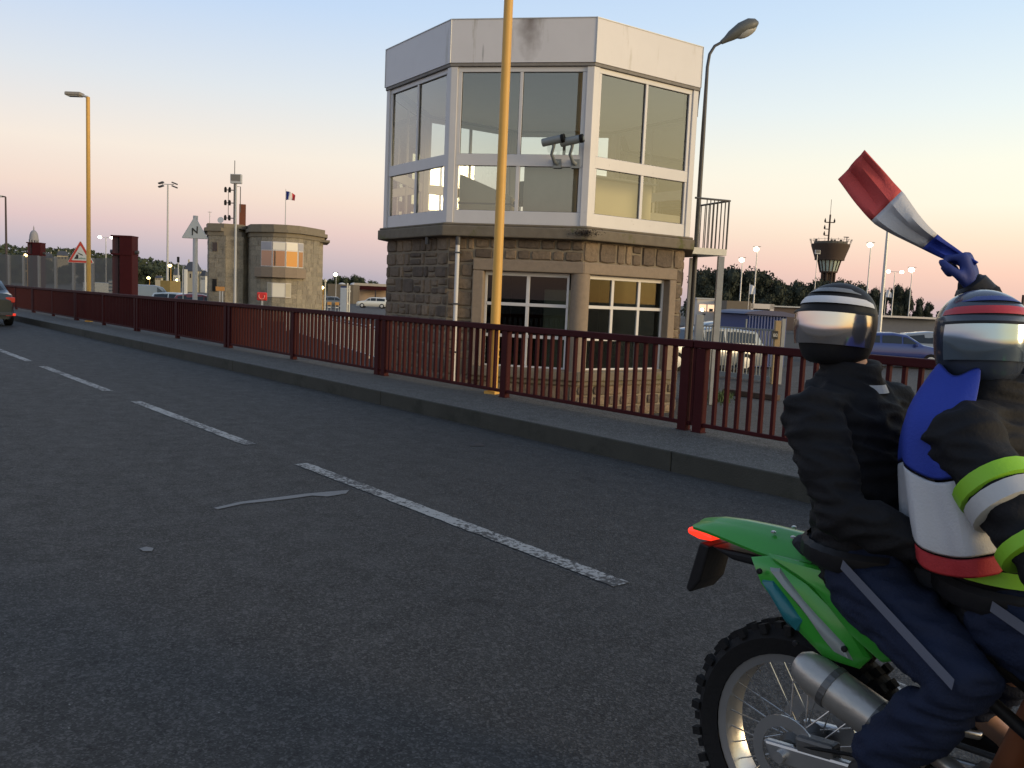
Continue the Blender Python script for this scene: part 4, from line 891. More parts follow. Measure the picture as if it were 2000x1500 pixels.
# quay railing
qa, qb = gp(560, 44), gp(800, 24); d = qb-qa; Lq = d.length; t = thing('quay_railing', 'thin light grey metal railing on the quay left of the brown stone base', 'railing', qa, math.atan2(d.y, d.x))
MB().tube([(0, 0, 1.05), (Lq, 0, 1.05)], .02, 6).build('top_rail', M_LGREY, t); MB().tube([(0, 0, .12), (Lq, 0, .12)], .02, 6).build('bottom_rail', M_LGREY, t); MB().tube([(0, 0, .95), (Lq, 0, .95)], .012, 6).build('middle_rail', M_LGREY, t)
for i in range(11): MB().box((Lq*i/10, 0, .56), (.05, .05, 1.12)).build('post', M_LGREY, t)
m_ = MB(); n_ = int(Lq/.13)
for i in range(n_): m_.box((i*.13, 0, .55), (.014, .014, .86))
m_.build('baluster', M_LGREY, t, kind='stuff')
# left middle distance
bld('ochre_container', 'ochre box container at the foot of the four-headed mast', 313, 332, 75, 548, mat('ochre_paint', (.22, .16, .05), .7, var=.3, scale=3), 2.4, 'container')
t = thing('banner_pylon', 'tall narrow white banner panel left of the bend sign post', 'panel', gp(361, 100), FACE); zc = at(361, 526, 100).z-GZ
MB().box((0, 0, zc/2+.4), (.50, .25, zc-.8)).build('panel', M_SWHITE, t); MB().box((0, 0, .3), (.2, .2, .7)).build('foot', M_DGREY, t)
t = thing('signal_post', 'grey post with dark signal head left of the white panel', 'signal', gp(348, 78), FACE); zc = at(348, 505, 78).z-GZ
MB().tube([(0, 0, 0), (0, 0, zc)], .06, 8).build('post', M_LGREY, t); MB().box((0, -.02, zc-.1), (.16, .2, .5)).build('signal_head', M_BLACK, t)
t = thing('parking_post', 'pale grey post before the white panel', 'post', gp(358, 60), FACE); zc = at(358, 518, 60).z-GZ; MB().tube([(0, 0, 0), (0, 0, zc)], .05, 8).build('post', M_LGREY, t); MB().box((0, 0, zc), (.3, .05, .05)).build('arm', M_LGREY, t)
t = thing('information_sign', 'white and blue striped board at the left side of the near red pillar', 'sign', gp(217, 60), FACE)
zc = at(217, 546, 60).z-GZ
for j in range(4): MB().box((0, 0, zc-.16-j*.24), (.32, .04, .14)).build('slat', M_SWHITE, t)
MB().box((0, .04, zc/2), (.36, .04, zc)).build('backboard', mat('sign_bluegreen', (.05, .12, .16), .5), t)
# far round control tower
DT = 230; q = gp(1612, DT); t = thing('radar_tower', 'far round port control tower with flared brown deck and antenna mast', 'tower', q, FACE); sT = DT/FPX
def ZT(y, px=1618): return at(px, y, DT).z-GZ
xo = .035*1.0
M_TB = mat('rusty_brown', (.055, .033, .022), .8, var=.2)
wt, wb = 36*sT, 27.5*sT
def leanx(y): return 0
MB().lathe([(wb, ZT(509)), (wb*1.01, ZT(505)), (wt*.99, ZT(482)), (wt, ZT(478))], n=24).build('deck', M_TB, t, smooth=True)
MB().lathe([(wt*.86, ZT(478)), (wt*.86, ZT(473.5))], n=24).build('roof', mat('tower_roof', (.10, .09, .075), .8), t)
m_ = MB()
for i in range(20):
    a_ = i*pi/10; m_.tube([(wt*cos(a_), wt*sin(a_), ZT(478)), (wt*1.09*cos(a_), wt*1.09*sin(a_), ZT(468))], .05, 5)
m_.tube([(wt*1.07*cos(i*pi/12), wt*1.07*sin(i*pi/12), ZT(470)) for i in range(25)], .035, 5); m_.build('deck_railing', M_DGREY, t)
MB().lathe([(15.5*sT, ZT(531)), (21*sT, ZT(509.5))], n=16).build('cabin', mat('cabin_glass', (.45, .52, .44), .2, bump=0), t)
m_ = MB()
for i in range(16):
    a_ = i*pi/8+.1; m_.tube([(15.7*sT*cos(a_), 15.7*sT*sin(a_), ZT(531)), (21.3*sT*cos(a_), 21.3*sT*sin(a_), ZT(509.5))], .16, 5)
m_.lathe([(16.5*sT, ZT(533)), (16.5*sT, ZT(530.5))], n=16); m_.build('cabin_frame', M_TB, t)
for i in range(8):
    a_ = i*pi/4+.2; MB().tube([(11*sT*cos(a_), 11*sT*sin(a_), 0), (12*sT*cos(a_), 12*sT*sin(a_), ZT(531.5))], .3, 8).build('leg', M_TB, t)
MB().tube([(0, 0, 0), (0, 0, ZT(531.5))], .6, 10).build('core', M_TB, t)
mx_ = -5*sT; m_ = MB(); m_.tube([(mx_, 0, ZT(474)), (mx_, 0, ZT(421))], .22, 6); m_.tube([(mx_, 0, ZT(421)), (mx_, 0, ZT(392))], .06, 5)
m_.tube([(mx_-9*sT, 0, ZT(436)), (mx_+9*sT, 0, ZT(436))], .14, 6)
for y_ in (449, 461): m_.tube([(mx_-9*sT, 0, ZT(y_)), (mx_, 0, ZT(y_))], .12, 6)
mm_ = m_.build('antenna_mast', M_TB, t)
for dx, y_ in ((-9, 436), (9, 436), (-9, 449), (-9, 461)): MB().lathe([(.22, 0), (.24, .5), (.12, .8), (.05, 1.1)], (mx_+dx*sT, 0, ZT(y_)), 8).build('lantern', M_BLACK, mm_)
m_ = MB(); m_.tube([(34*sT*.9, 0, ZT(474)), (34*sT*.9, 0, ZT(462))], .12, 6); m_.box((34*sT*.86, 0, ZT(463)), (1.3, .3, .22)); m_.build('radar', M_DGREY, t)
for dx in (-26, 10, 4, 22): MB().box((dx*sT, 1, ZT(471)), (.5, .5, .9)).build('roof_unit', M_DGREY, t)
# chimney far right
q = gp(1994, 300); t = thing('brick_stack', 'thin brown chimney stack on the far right skyline', 'chimney', q, FACE); zc = at(1994, 576, 300).z-GZ
MB().tube([(0, 0, 0), (0, 0, zc)], [.55, .42], 12).build('shaft', M_TB, t)
t, w_, h = bld('brick_house', 'reddish house roofs below the chimney stack on the right', 1976, 2030, 290, 620, mat('brick_far', (.20, .08, .06), .8), 8)
MB().slab([(-w_/2, h), (w_/2, h), (w_*.3, h+1.6), (-w_*.3, h+1.6)], 0, 8).build('roof', mat('tile_red', (.22, .09, .07), .8), t)

# ------------------------------------------------------------------ trees
M_LEAF = [mat('foliage_dark', (.030, .038, .026), .9, var=.5, scale=.6, bump=0), mat('foliage_mid', (.042, .055, .030), .9, var=.5, scale=.6, bump=0)]
M_BARK = mat('bark', (.05, .038, .03), .9)
PROTO = {}
def crown(seed, kind, n=4200):
    rnd = random.Random(seed); m_ = MB(); lob = []
    if kind == 'pine':
        for i in range(9): a_ = rnd.random()*6.28; r_ = rnd.uniform(0, .34); lob.append((r_*cos(a_), r_*sin(a_), rnd.uniform(.55, .86), rnd.uniform(.13, .24), .62))
    elif kind == 'round':
        for i in range(17): a_ = rnd.random()*6.28; r_ = rnd.uniform(0, .34); lob.append((r_*cos(a_), r_*sin(a_), rnd.uniform(.18, .82), rnd.uniform(.15, .25), .8))
    else:
        for i in range(9): f = i/9; lob.append((rnd.gauss(0, .05), rnd.gauss(0, .05), .2+.75*f, .22*(1-f)+.05, 1.0))
    for x_, y_, z_, r_, fl in lob: m_.ell((x_, y_, z_), (r_*.72, r_*.72, r_*.72*fl), 9, 6)
    for i in range(n):
        x_, y_, z_, r_, fl = rnd.choice(lob); d = Vector((rnd.gauss(0, 1), rnd.gauss(0, 1), rnd.gauss(0, 1))).normalized()*r_*rnd.uniform(.55, 1.12)
        c = Vector((x_+d.x, y_+d.y, z_+d.z*fl)); s_ = rnd.uniform(.018, .046)
        a = Vector((rnd.gauss(0, 1), rnd.gauss(0, 1), rnd.gauss(0, .7))).normalized()*s_; b = a.cross(Vector((rnd.gauss(0, 1), rnd.gauss(0, 1), rnd.gauss(0, 1)))).normalized()*s_*rnd.uniform(.5, 1)
        m_.add([c-a, c+b, c+a, c-b], [(0, 1, 2, 3)])
    return m_
def tree(px, D, ytop, width_px, kind, label, group, mi=0, z0=GZ, seedn=None):
    b = gp(px, D, z0); h = at(px, ytop, D).z-z0; w_ = width_px/FPX*D
    key = (kind, (seedn if seedn is not None else int(px)) % 4, mi)
    if key not in PROTO:
        o1 = crown(hash(kind) % 97*0+key[1]*13+len(kind), kind).build('crown', M_LEAF[mi]); t_ = MB(); rnd = random.Random(key[1])
        t_.tube([(0, 0, 0), (.01, 0, .3), (-.01, .01, .62)], [.030, .022, .012], 7)
        for i in range(5):
            a_ = rnd.random()*6.28; t_.tube([(0, 0, .3+.06*i), (.14*cos(a_), .14*sin(a_), .45+.06*i), (.25*cos(a_), .25*sin(a_), .55+.05*i)], [.012, .008, .004], 5)
        o2 = t_.build('trunk', M_BARK); PROTO[key] = (o1.data, o2.data); bpy.data.objects.remove(o1); bpy.data.objects.remove(o2)
    t = thing({'pine': 'pine_tree', 'round': 'broadleaf_tree', 'cone': 'conifer_tree'}[kind], label, 'tree', b, random.random()*6.28, group)
    for nm, me in zip(('crown', 'trunk'), PROTO[key]):
        o = bpy.data.objects.new(nm, me); COL.objects.link(o); o.parent = t
        o.scale = (w_*1.25, w_*1.25, h*1.03)
G1 = 'dark pines right of the octagonal building'
pos = ['directly beside the balcony column', 'just right of the balcony column', 'between the balcony column and the shorter lit lamp', 'behind the shorter lit lamp', 'behind the taller lit lamp', 'right of the taller lit lamp']
for (px, yt, wd), lb in zip([(1366, 528, 50), (1390, 524, 46), (1418, 521, 56), (1450, 527, 44), (1482, 526, 62), (1516, 545, 40)], pos): tree(px, 135, yt, wd, 'round', 'tall dark bushy tree ' + lb, G1)
pos = ['right of the tall dark row', 'left of the far round tower', 'under the left edge of the far round tower', 'under the far round tower', 'under the right edge of the far round tower', 'right of the far round tower', 'left of the bright lamp', 'just right of the bright lamp', 'at the tallest mast', 'left of the twin lamp', 'right of the twin lamp', 'behind the left shoulder of the scarf pole', 'at the right end of the dark row']
for (px, yt, wd), lb in zip([(1535, 553, 46), (1556, 549, 44), (1582, 551, 40), (1606, 546, 44), (1630, 550, 36), (1650, 546, 34), (1678, 553, 36), (1704, 562, 30), (1722, 556, 26), (1748, 555, 32), (1768, 563, 26), (1794, 582, 22), (1812, 590, 20)], pos): tree(px, 175, yt, wd, 'round' if px != 1722 else 'cone', 'dark tree ' + lb, 'dark trees behind the far tower')
pos = ['nearest the grey stone house', 'left behind the warehouse', 'under the lit pale lamp', 'right of the lit pale lamp', 'tallest above the warehouse', 'above the kiosk', 'above the terminal left end', 'above the terminal middle', 'above the terminal right end']
for (px, yt, wd), lb in zip([(631, 545, 16), (645, 543, 20), (662, 538, 26), (678, 541, 22), (694, 537, 26), (706, 541, 22), (730, 548, 20), (745, 553, 14), (762, 547, 20)], pos): tree(px, 260, yt, wd, 'round', 'dark green tree ' + lb, 'trees behind the terminal', 1)
pos = ['at the left edge under the skyline', 'left of the far pillar', 'right of the far pillar', 'left of the red-edged sign', 'behind the red-edged sign', 'between lamp pole and near pillar', 'just right of the near pillar', 'left of the four-headed mast', 'at the four-headed mast', 'right of the four-headed mast', 'behind the white panel', 'between bend sign and stone house']
for (px, yt, wd), lb in zip([(20, 508, 50), (44, 512, 40), (92, 505, 26), (128, 518, 34), (168, 505, 40), (204, 512, 40), (262, 515, 36), (280, 517, 34), (305, 520, 34), (338, 525, 30), (366, 530, 22), (393, 530, 26)], pos): tree(px, 300, yt, wd, 'round', 'leafy hillside tree ' + lb, 'trees on the left hillside', 1)
# hill with wood
hm = MB(); wd_ = MB(); rnd = random.Random(2); prof = [(-300, 478), (-60, 480), (0, 481), (30, 484), (80, 488), (130, 488), (180, 494), (215, 500), (265, 505), (330, 515), (390, 530), (430, 545), (520, 553), (640, 553), (760, 556)]
def hy(px):
    for (a, ya), (b, yb_) in zip(prof, prof[1:]):
        if a <= px <= b: return ya+(yb_-ya)*(px-a)/(b-a)
    return prof[-1][1]
vs = []; fs = []; cols_ = list(range(-300, 761, 20))
for px in cols_:
    zz = at(px, hy(px), 700).z
    for D, f in ((420, 0), (520, .45), (620, .8), (700, .95), (900, .7)):
        p = gp(px, D); vs.append((p.x, p.y, GZ-.5 if f == 0 else GZ+(zz-GZ)*f*.93))
for i in range(len(cols_)-1):
    for j in range(4): fs.append((i*5+j, (i+1)*5+j, (i+1)*5+j+1, i*5+j+1))
struct('hill', hm.add(vs, fs), mat('hill_green', (.035, .045, .028), .9, var=.4, scale=.02, bump=0))
for i in range(9000):
    px = rnd.uniform(-200, 700); D = rnd.uniform(440, 720); f = min(.95, (D-420)/280*1.1)**.8; zz = GZ+(at(px, hy(px), 700).z-GZ)*f*.97
    big = noise.noise(Vector((px*.09, D*.03, 0)))
    c = gp(px, D); c.z = zz+rnd.uniform(0, 1.6)+big*2.2; s_ = rnd.uniform(.5, 1.5)
    a = Vector((rnd.gauss(0, 1), rnd.gauss(0, 1), rnd.gauss(0, .8))).normalized()*s_; b = a.cross(Vector((rnd.gauss(0, 1), rnd.gauss(0, 1), rnd.gauss(0, 1)))).normalized()*s_
    wd_.add([c-a, c+b, c+a, c-b], [(0, 1, 2, 3)])
o = wd_.build('hillside_wood', M_LEAF[1]); tag(o, 'distant dark green wood covering the low hill on the left', 'wood', kind='stuff')
fw = MB()
for i in range(3500):
    px = rnd.uniform(1830, 2300); c = gp(px, rnd.uniform(380, 440)); c.z += rnd.uniform(0, 1)**.6*(4.5+2.0*noise.noise(Vector((px*.06, 0, 0)))); s_ = rnd.uniform(.4, 1.0)
    a = Vector((rnd.gauss(0, 1), rnd.gauss(0, 1), rnd.gauss(0, .8))).normalized()*s_; b = a.cross(Vector((rnd.gauss(0, 1), rnd.gauss(0, 1), rnd.gauss(0, 1)))).normalized()*s_; fw.add([c-a, c+b, c+a, c-b], [(0, 1, 2, 3)])
o = fw.build('far_wood', M_LEAF[0]); tag(o, 'distant dark line of trees on the far right skyline', 'wood', kind='stuff')
# houses
M_SL = mat('slate_roof', (.055, .06, .075), .6); M_CR = mat('cream_wall', (.42, .38, .28), .8); M_WH = mat('white_wall', (.55, .55, .52), .8)
def house(px, D, ybot, ytop, wpx, wm, label, chim=True):
    b = gp(px, D); zb = at(px, ybot, D).z; b.z = zb-3; w_ = wpx/FPX*D; H = at(px, ytop, D).z-zb; t = thing('house', label, 'house', b, FACE+random.uniform(-.4, .4), 'houses on the hillside')
    wl = MB().box((0, w_*.35, 3+H*.28), (w_, w_*.7, 6+H*.56)).build('wall', wm, t); MB().add([(-w_/2, 0, 6+H*.56), (w_/2, 0, 6+H*.56), (w_/2, w_*.7, 6+H*.56), (-w_/2, w_*.7, 6+H*.56), (-w_*.32, w_*.35, 6+H*1.1), (w_*.32, w_*.35, 6+H*1.1)], [(0, 1, 5, 4), (2, 3, 4, 5), (1, 2, 5), (3, 0, 4)]).build('roof', M_SL, t) if False else None
    z1 = 3+H*.55
    wl.location = (0, 0, 0)
    bpy.data.objects.remove(wl); MB().box((0, w_*.35, z1/2), (w_, w_*.7, z1)).build('wall', wm, t)
    rf = MB().add([(-w_*.54, -.3, z1), (w_*.54, -.3, z1), (w_*.54, w_*.74, z1), (-w_*.54, w_*.74, z1), (-w_*.36, w_*.35, 3+H), (w_*.36, w_*.35, 3+H)], [(0, 1, 5, 4), (2, 3, 4, 5), (1, 2, 5), (3, 0, 4), (3, 2, 1, 0)]).build('roof', M_SL, t)
    for s_ in (-1, 1): MB().box((s_*w_*.34, w_*.35, 3+H*.98), (w_*.07, w_*.1, H*.25)).build('chimney', wm, rf)
    for i in range(3): MB().box((w_*(-.3+.3*i), -.03, z1-H*.22), (w_*.1, .05, H*.2)).build('window', M_DGLASS, t)
for a in [(93, 330, 517, 494, 17, M_CR, 'cream house with slate roof just right of the far red pillar'), (122, 330, 511, 490, 19, M_CR, 'cream house with slate roof left of the red-edged sign'),
          (148, 300, 536, 511, 12, M_WH, 'white house under the red-edged sign'), (164, 300, 533, 510, 9, M_WH, 'narrow white house behind the far yellow pole'), (190, 310, 530, 519, 11, M_WH, 'small white house right of the far yellow pole'), (48, 300, 525, 505, 12, M_CR, 'cream house left of the far red pillar behind the screen'),
          (309, 260, 549, 538, 12, M_CR, 'cream low house left of the four-headed mast'), (344, 250, 553, 524, 11, M_WH, 'white gabled house left of the white panel'), (372, 240, 552, 511, 26, M_CR, 'cream house with pointed slate roof behind the bend sign post'), (396, 240, 552, 528, 12, M_WH, 'pale house just left of the stone house')]:
    house(*a)
q = gp(67, 520); t = thing('church_dome', 'grey lantern dome of a church on the left hill skyline', 'church', q, FACE); sD = 520/FPX
def ZD(y): return at(67, y, 520).z-GZ
M_DOM = mat('dome_stone', (.25, .25, .27), .7, var=.2)
MB().lathe([(8.5*sD, 0), (8.5*sD, ZD(486)), (9*sD, ZD(485)), (9*sD, ZD(483))], n=16).build('drum', M_DOM, t)
for i in range(10): a_ = i*pi/5; MB().tube([(7.6*sD*cos(a_), 7.6*sD*sin(a_), ZD(483)), (7.6*sD*cos(a_), 7.6*sD*sin(a_), ZD(468))], .4, 6).build('column', M_DOM, t)
MB().lathe([(8.3*sD, ZD(470)), (8.2*sD, ZD(466)), (7.6*sD, ZD(460)), (6.2*sD, ZD(455)), (3.8*sD, ZD(451.5)), (1.2*sD, ZD(450)), (1.0*sD, ZD(446)), (.2*sD, ZD(441))], n=20).build('dome', M_DOM, t, smooth=True)
# ------------------------------------------------------------------ motorcycle and the two riders
YB = 2.10; RA = Vector((-1.19, YB, .33)); FA = Vector((.27, YB, .34))
M_GRN = mat('lime_green_plastic', (.035, .30, .030), .35, var=.1, scale=6, bump=.02, coat=.3, dirt=((.03, .12, .03), 12, .66))
M_BPL = mat('black_plastic', (.014, .014, .016), .5, spec=.2, var=.3, scale=12)
M_SIL = mat('brushed_silver', (.50, .50, .50), .32, metal=.8, var=.12, scale=14, bump=.05)
M_ENG = mat('engine_grey', (.13, .13, .13), .5, metal=.6, var=.25, scale=14, bump=.2)
M_TEAL = mat('teal_graphic', (.015, .14, .17), .4, var=.1); M_GG = mat('grey_graphic', (.24, .27, .27), .4, var=.1)
bike = thing('motorcycle', 'green off-road motorcycle with lit tail light carrying the two riders', 'motorcycle', (-.45, YB, 0))
def wheel(c, rt, wt, rr):
    mt = Matrix.Rotation(pi/2, 3, 'X'); m_ = MB()
    m_.lathe([(rt-.075, -wt*.40), (rt-.03, -wt*.5), (rt-.008, -wt*.36), (rt, 0), (rt-.008, wt*.36), (rt-.03, wt*.5), (rt-.075, wt*.40)], c, 48, mt, cap=False)
    for i in range(52):
        a_ = 2*pi*i/52; d = Vector((cos(a_), 0, sin(a_))); rm_ = Matrix.Rotation(-a_, 3, 'Y')
        for y_ in ((-.032, .018) if i % 2 else (-.05, 0, .05)):
            m_.box(Vector(c)+d*(rt-abs(y_)*.12)+Vector((0, y_*wt/.12, 0)), (.026, .022, .022), 0, rm_)
    ty = m_.build('tyre', M_BLACK, bike, True, smooth=True)
    m_ = MB(); vs = []; n = 48; pr = [(rt-.075, -.045), (rt-.098, -.040), (rt-.088, 0), (rt-.098, .040), (rt-.075, .045), (rt-.08, .0)]
    for k in range(n):
        for r_, y_ in pr: vs.append(Vector(c)+Vector((r_*cos(2*pi*k/n), y_, r_*sin(2*pi*k/n))))
    q = len(pr); m_.add(vs, [(k*q+j, ((k+1) % n)*q+j, ((k+1) % n)*q+(j+1) % q, k*q+(j+1) % q) for k in range(n) for j in range(q)])
    rim = m_.build('rim', M_SIL, ty, True, smooth=True); sp = MB()
    for i in range(32):
        a_ = 2*pi*i/32; b_ = a_+(.38 if i % 2 else -.38); s_ = .03 if (i//2) % 2 else -.03
        sp.tube([Vector(c)+Vector((.05*cos(b_), s_, .05*sin(b_))), Vector(c)+Vector(((rt-.09)*cos(a_), 0, (rt-.09)*sin(a_)))], .0022, 5)
    sp.build('spoke', M_SIL, ty, True)
    MB().lathe([(.03, -.07), (.045, -.05), (.03, -.03), (.03, .03), (.045, .05), (.03, .07)], c, 18, mt).build('hub', M_ENG, ty, True, smooth=True)
    m_ = MB(); m_.lathe([(.07, -.078), (.115, -.078), (.115, -.074), (.07, -.074), (.07, -.078)], c, 28, mt, cap=False); m_.build('brake_disc', M_SIL, ty, True)
wheel(RA, .325, .125, .22); wheel(FA, .345, .095, .25)
def lim(nm, pts, r, m=M_SIL, n=10, par=None): return MB().tube(pts, r, n).build(nm, m, par or bike, True, smooth=True)
m_ = MB()
for s_ in (-1, 1): m_.slab([(-1.25, .35), (-1.22, .30), (-.95, .335), (-.62, .38), (-.60, .45), (-.95, .40)], YB+s_*.095-.014, YB+s_*.095+.014)
m_.box((-.70, YB, .41), (.16, .2, .06)); m_.build('swingarm', M_SIL, bike, True, bevel=.008)
m_ = MB(); m_.lathe([(.07, .085), (.10, .085), (.10, .09), (.07, .09), (.07, .085)], RA, 28, Matrix.Rotation(pi/2, 3, 'X'), cap=False); m_.build('sprocket', M_SIL, bike, True)
lim('frame', [(-.98, YB-.07, .80), (-.62, YB-.09, .62), (-.58, YB-.10, .40), (-.38, YB-.08, .30), (-.10, YB-.05, .60), (-.02, YB, .95), (-.35, YB-.05, .86), (-.98, YB-.06, .82)], .016, M_BPL)
lim('frame', [(-.98, YB+.07, .80), (-.62, YB+.09, .62), (-.58, YB+.10, .40), (-.38, YB+.08, .30), (-.10, YB+.05, .60), (-.02, YB, .95), (-.35, YB+.05, .86), (-.98, YB+.06, .82)], .016, M_BPL)
lim('rear_shock', [(-.70, YB, .44), (-.60, YB, .78)], .035, mat('shock_orange', (.30, .10, .04), .5))
m_ = MB(); m_.box((-.42, YB, .42), (.36, .24, .20)); m_.tube([(-.46, YB-.15, .42), (-.46, YB+.15, .42)], .095, 20); m_.tube([(-.33, YB-.13, .38), (-.33, YB+.13, .38)], .07, 16); m_.box((-.36, YB, .60), (.16, .17, .22), 0, Matrix.Rotation(-.2, 3, 'Y'))
for i in range(7): m_.box((-.37+i*.004, YB, .52+i*.028), (.20, .20, .010), 0, Matrix.Rotation(-.2, 3, 'Y'))
m_.build('engine', M_ENG, bike, True, bevel=.01)
ex = MB(); ex.tube([(-.30, YB-.05, .58), (-.16, YB-.09, .48), (-.24, YB-.15, .36), (-.48, YB-.17, .40), (-.72, YB-.15, .50), (-.86, YB-.14, .545)], .022, 12); ex.build('exhaust_pipe', M_SIL, bike, True, smooth=True)
ex = MB(); ex.tube([(-.80, YB-.14, .505), (-.83, YB-.145, .52), (-.89, YB-.15, .54), (-1.08, YB-.155, .60), (-1.12, YB-.155, .615), (-1.135, YB-.155, .62)], [.025, .042, .052, .052, .042, .028], 20); ex.build('muffler', mat('dull_muffler', (.42, .40, .37), .38, metal=.7, var=.25, scale=8), bike, True, smooth=True)
vs = []; fs = []; st_ = [(-1.575, .045, .858, .003), (-1.56, .062, .868, .010), (-1.50, .078, .884, .020), (-1.42, .088, .893, .030), (-1.32, .094, .898, .040), (-1.22, .098, .899, .044), (-1.16, .098, .897, .044)]; nn_c = 13
for x_, hw_, z_, dr in st_:
    for lo in (0, 1):
        for k in range(nn_c):
            u = -1+2*k/(nn_c-1); e = abs(u)**3; vs.append((x_, YB+u*hw_*(1-.04*lo), z_-dr*e-dr*.25*u*u-lo*.008+(.006 if abs(u) < .3 and not lo else 0)))
q = 2*nn_c
for i_ in range(len(st_)-1):
    for k in range(nn_c-1):
        a_ = i_*q+k; fs.append((a_, a_+1, a_+q+1, a_+q)); b_ = a_+nn_c; fs.append((b_, b_+q, b_+q+1, b_+1))
    for k in (0, nn_c-1): a_ = i_*q+k; fs.append((a_, a_+q, a_+q+nn_c, a_+nn_c) if k == 0 else (a_, a_+nn_c, a_+q+nn_c, a_+q))
for i_ in (0, len(st_)-1):
    for k in range(nn_c-1): a_ = i_*q+k; fs.append((a_, a_+nn_c, a_+nn_c+1, a_+1))
fd = MB().add(vs, fs).build('rear_fender', M_GRN, bike, True, smooth=True)
for x_ in (-1.30, -1.24):
    for y_ in (-.05, .05): MB().lathe([(.007, 0), (.007, .004), (.004, .006)], (x_, YB+y_, .897), 8).build('bolt', M_SIL, fd, True)
lim('chain', [(-1.19, YB+.088, .43), (-.62, YB+.088, .47)], .008, M_ENG); lim('chain', [(-1.19, YB+.088, .235), (-.62, YB+.088, .37)], .008, M_ENG)
lim('brake_hose', [(-1.16, YB-.10, .37), (-1.0, YB-.115, .42), (-.78, YB-.115, .46), (-.66, YB-.12, .52)], .005, M_BLACK, 6)
m_ = MB(); m_.box((-1.10, YB-.085, .37), (.11, .045, .075), 0, Matrix.Rotation(-.15, 3, 'Y')); m_.build('brake_caliper', M_ENG, bike, True, bevel=.01)
lim('axle', [(-1.19, YB-.125, .33), (-1.19, YB+.125, .33)], .016, M_SIL)
for x_, z_ in ((-1.27, .815), (-1.02, .69), (-1.15, .66)): MB().lathe([(.008, 0), (.008, .006), (.005, .009)], (x_, YB-.146, z_), 8, Matrix.Rotation(pi/2, 3, 'X')).build('bolt', M_BPL, bike, True)
for f in (.25, .75): p_ = Vector((-.86, YB-.15, .527)).lerp(Vector((-1.10, YB-.155, .607)), f); MB().tube([p_+Vector((.008, 0, -.003)), p_-Vector((.008, 0, -.003))], .0545, 20).build('muffler_strap', M_ENG, bike, True)
m_ = MB(); m_.slab([(-1.50, .812), (-1.36, .822), (-1.20, .82), (-1.28, .795), (-1.42, .79)], YB-.06, YB+.06); m_.build('inner_fender', M_BPL, bike, True, bevel=.01)
m_ = MB(); m_.slab([(-1.592, .826), (-1.592, .846), (-1.55, .850), (-1.50, .842), (-1.50, .822), (-1.55, .818)], YB-.050, YB+.050)
m_.build('tail_light', mat('lit_tail_light', (.9, .035, .015), .3, var=.02, bump=0, emit=1.3), bike, True, bevel=.01)
m_ = MB(); m_.slab([(-1.535, .815), (-1.50, .81), (-1.525, .70), (-1.56, .655), (-1.575, .665)], YB-.06, YB+.06); m_.build('plate_holder', M_BPL, bike, True, bevel=.006)
PA = [(-1.32, .835), (-1.26, .855), (-1.14, .82), (-1.03, .755), (-.965, .68), (-.99, .645), (-1.075, .64), (-1.19, .705), (-1.285, .78)]
PBp = [(-1.26, .862), (-1.10, .868), (-.95, .85), (-.80, .83), (-.80, .75), (-.93, .685), (-1.01, .725), (-1.12, .815)]
def crv(poly, s_, nm, m, off=.0, par=None, y_=.125):   # curved panel, thickest in the middle
    cx = sum(p[0] for p in poly)/len(poly); cz = sum(p[1] for p in poly)/len(poly); n = len(poly); vs = []
    for f, b_ in ((1, 0), (.93, .012), (.6, .022), (.25, .026)): vs += [(cx+(x_-cx)*f, YB+s_*(y_-.02*max(0, (-x_-1.15)*3)+b_+off), cz+(z_-cz)*f) for x_, z_ in poly]
    vs.append((cx, YB+s_*(y_+.027+off), cz)); fs = [(a*n+i, a*n+(i+1) % n, (a+1)*n+(i+1) % n, (a+1)*n+i) for a in range(3) for i in range(n)]+[(3*n+i, 3*n+(i+1) % n, 4*n) for i in range(n)]
    b0 = len(vs); vs += [(x_, YB+s_*(y_-.012), z_) for x_, z_ in poly]; fs += [(i, (i+1) % n, b0+(i+1) % n, b0+i) for i in range(n)]+[tuple(b0+i for i in range(n))]
    return MB().add(vs, fs).build(nm, m, par or bike, True, smooth=True)
for s_ in (-1, 1):
    pa = crv(PA, s_, 'number_panel', M_GRN); crv(PBp, s_, 'side_cover', M_GRN, y_=.135)
    crv([(-1.27, .79), (-1.235, .80), (-1.13, .725), (-1.15, .69), (-1.18, .70)], s_, 'graphic', M_TEAL, .012, pa)
    crv([(-1.25, .83), (-1.22, .835), (-1.02, .70), (-1.0, .665), (-1.04, .67), (-1.13, .755)], s_, 'graphic', M_GG, .013, pa)
    crv([(-.62, .93), (-.30, .98), (-.06, .97), (-.12, .80), (-.26, .60), (-.36, .58), (-.40, .72), (-.62, .80)], s_, 'tank_shroud', M_GRN, y_=.15)
m_ = MB(); m_.slab([(-1.22, .90), (-1.20, .925), (-.90, .93), (-.70, .90), (-.50, .915), (-.36, .97), (-.34, .93), (-.5, .84), (-.9, .85), (-1.18, .87)], YB-.11, YB+.11); m_.build('seat', mat('navy_seat', (.012, .014, .022), .75), bike, True, bevel=.03)
m_ = MB(); m_.slab([(-.50, .80), (-.50, .90), (-.36, .98), (-.12, .98), (-.10, .80)], YB-.13, YB+.13); m_.build('fuel_tank', M_GRN, bike, True, bevel=.04)
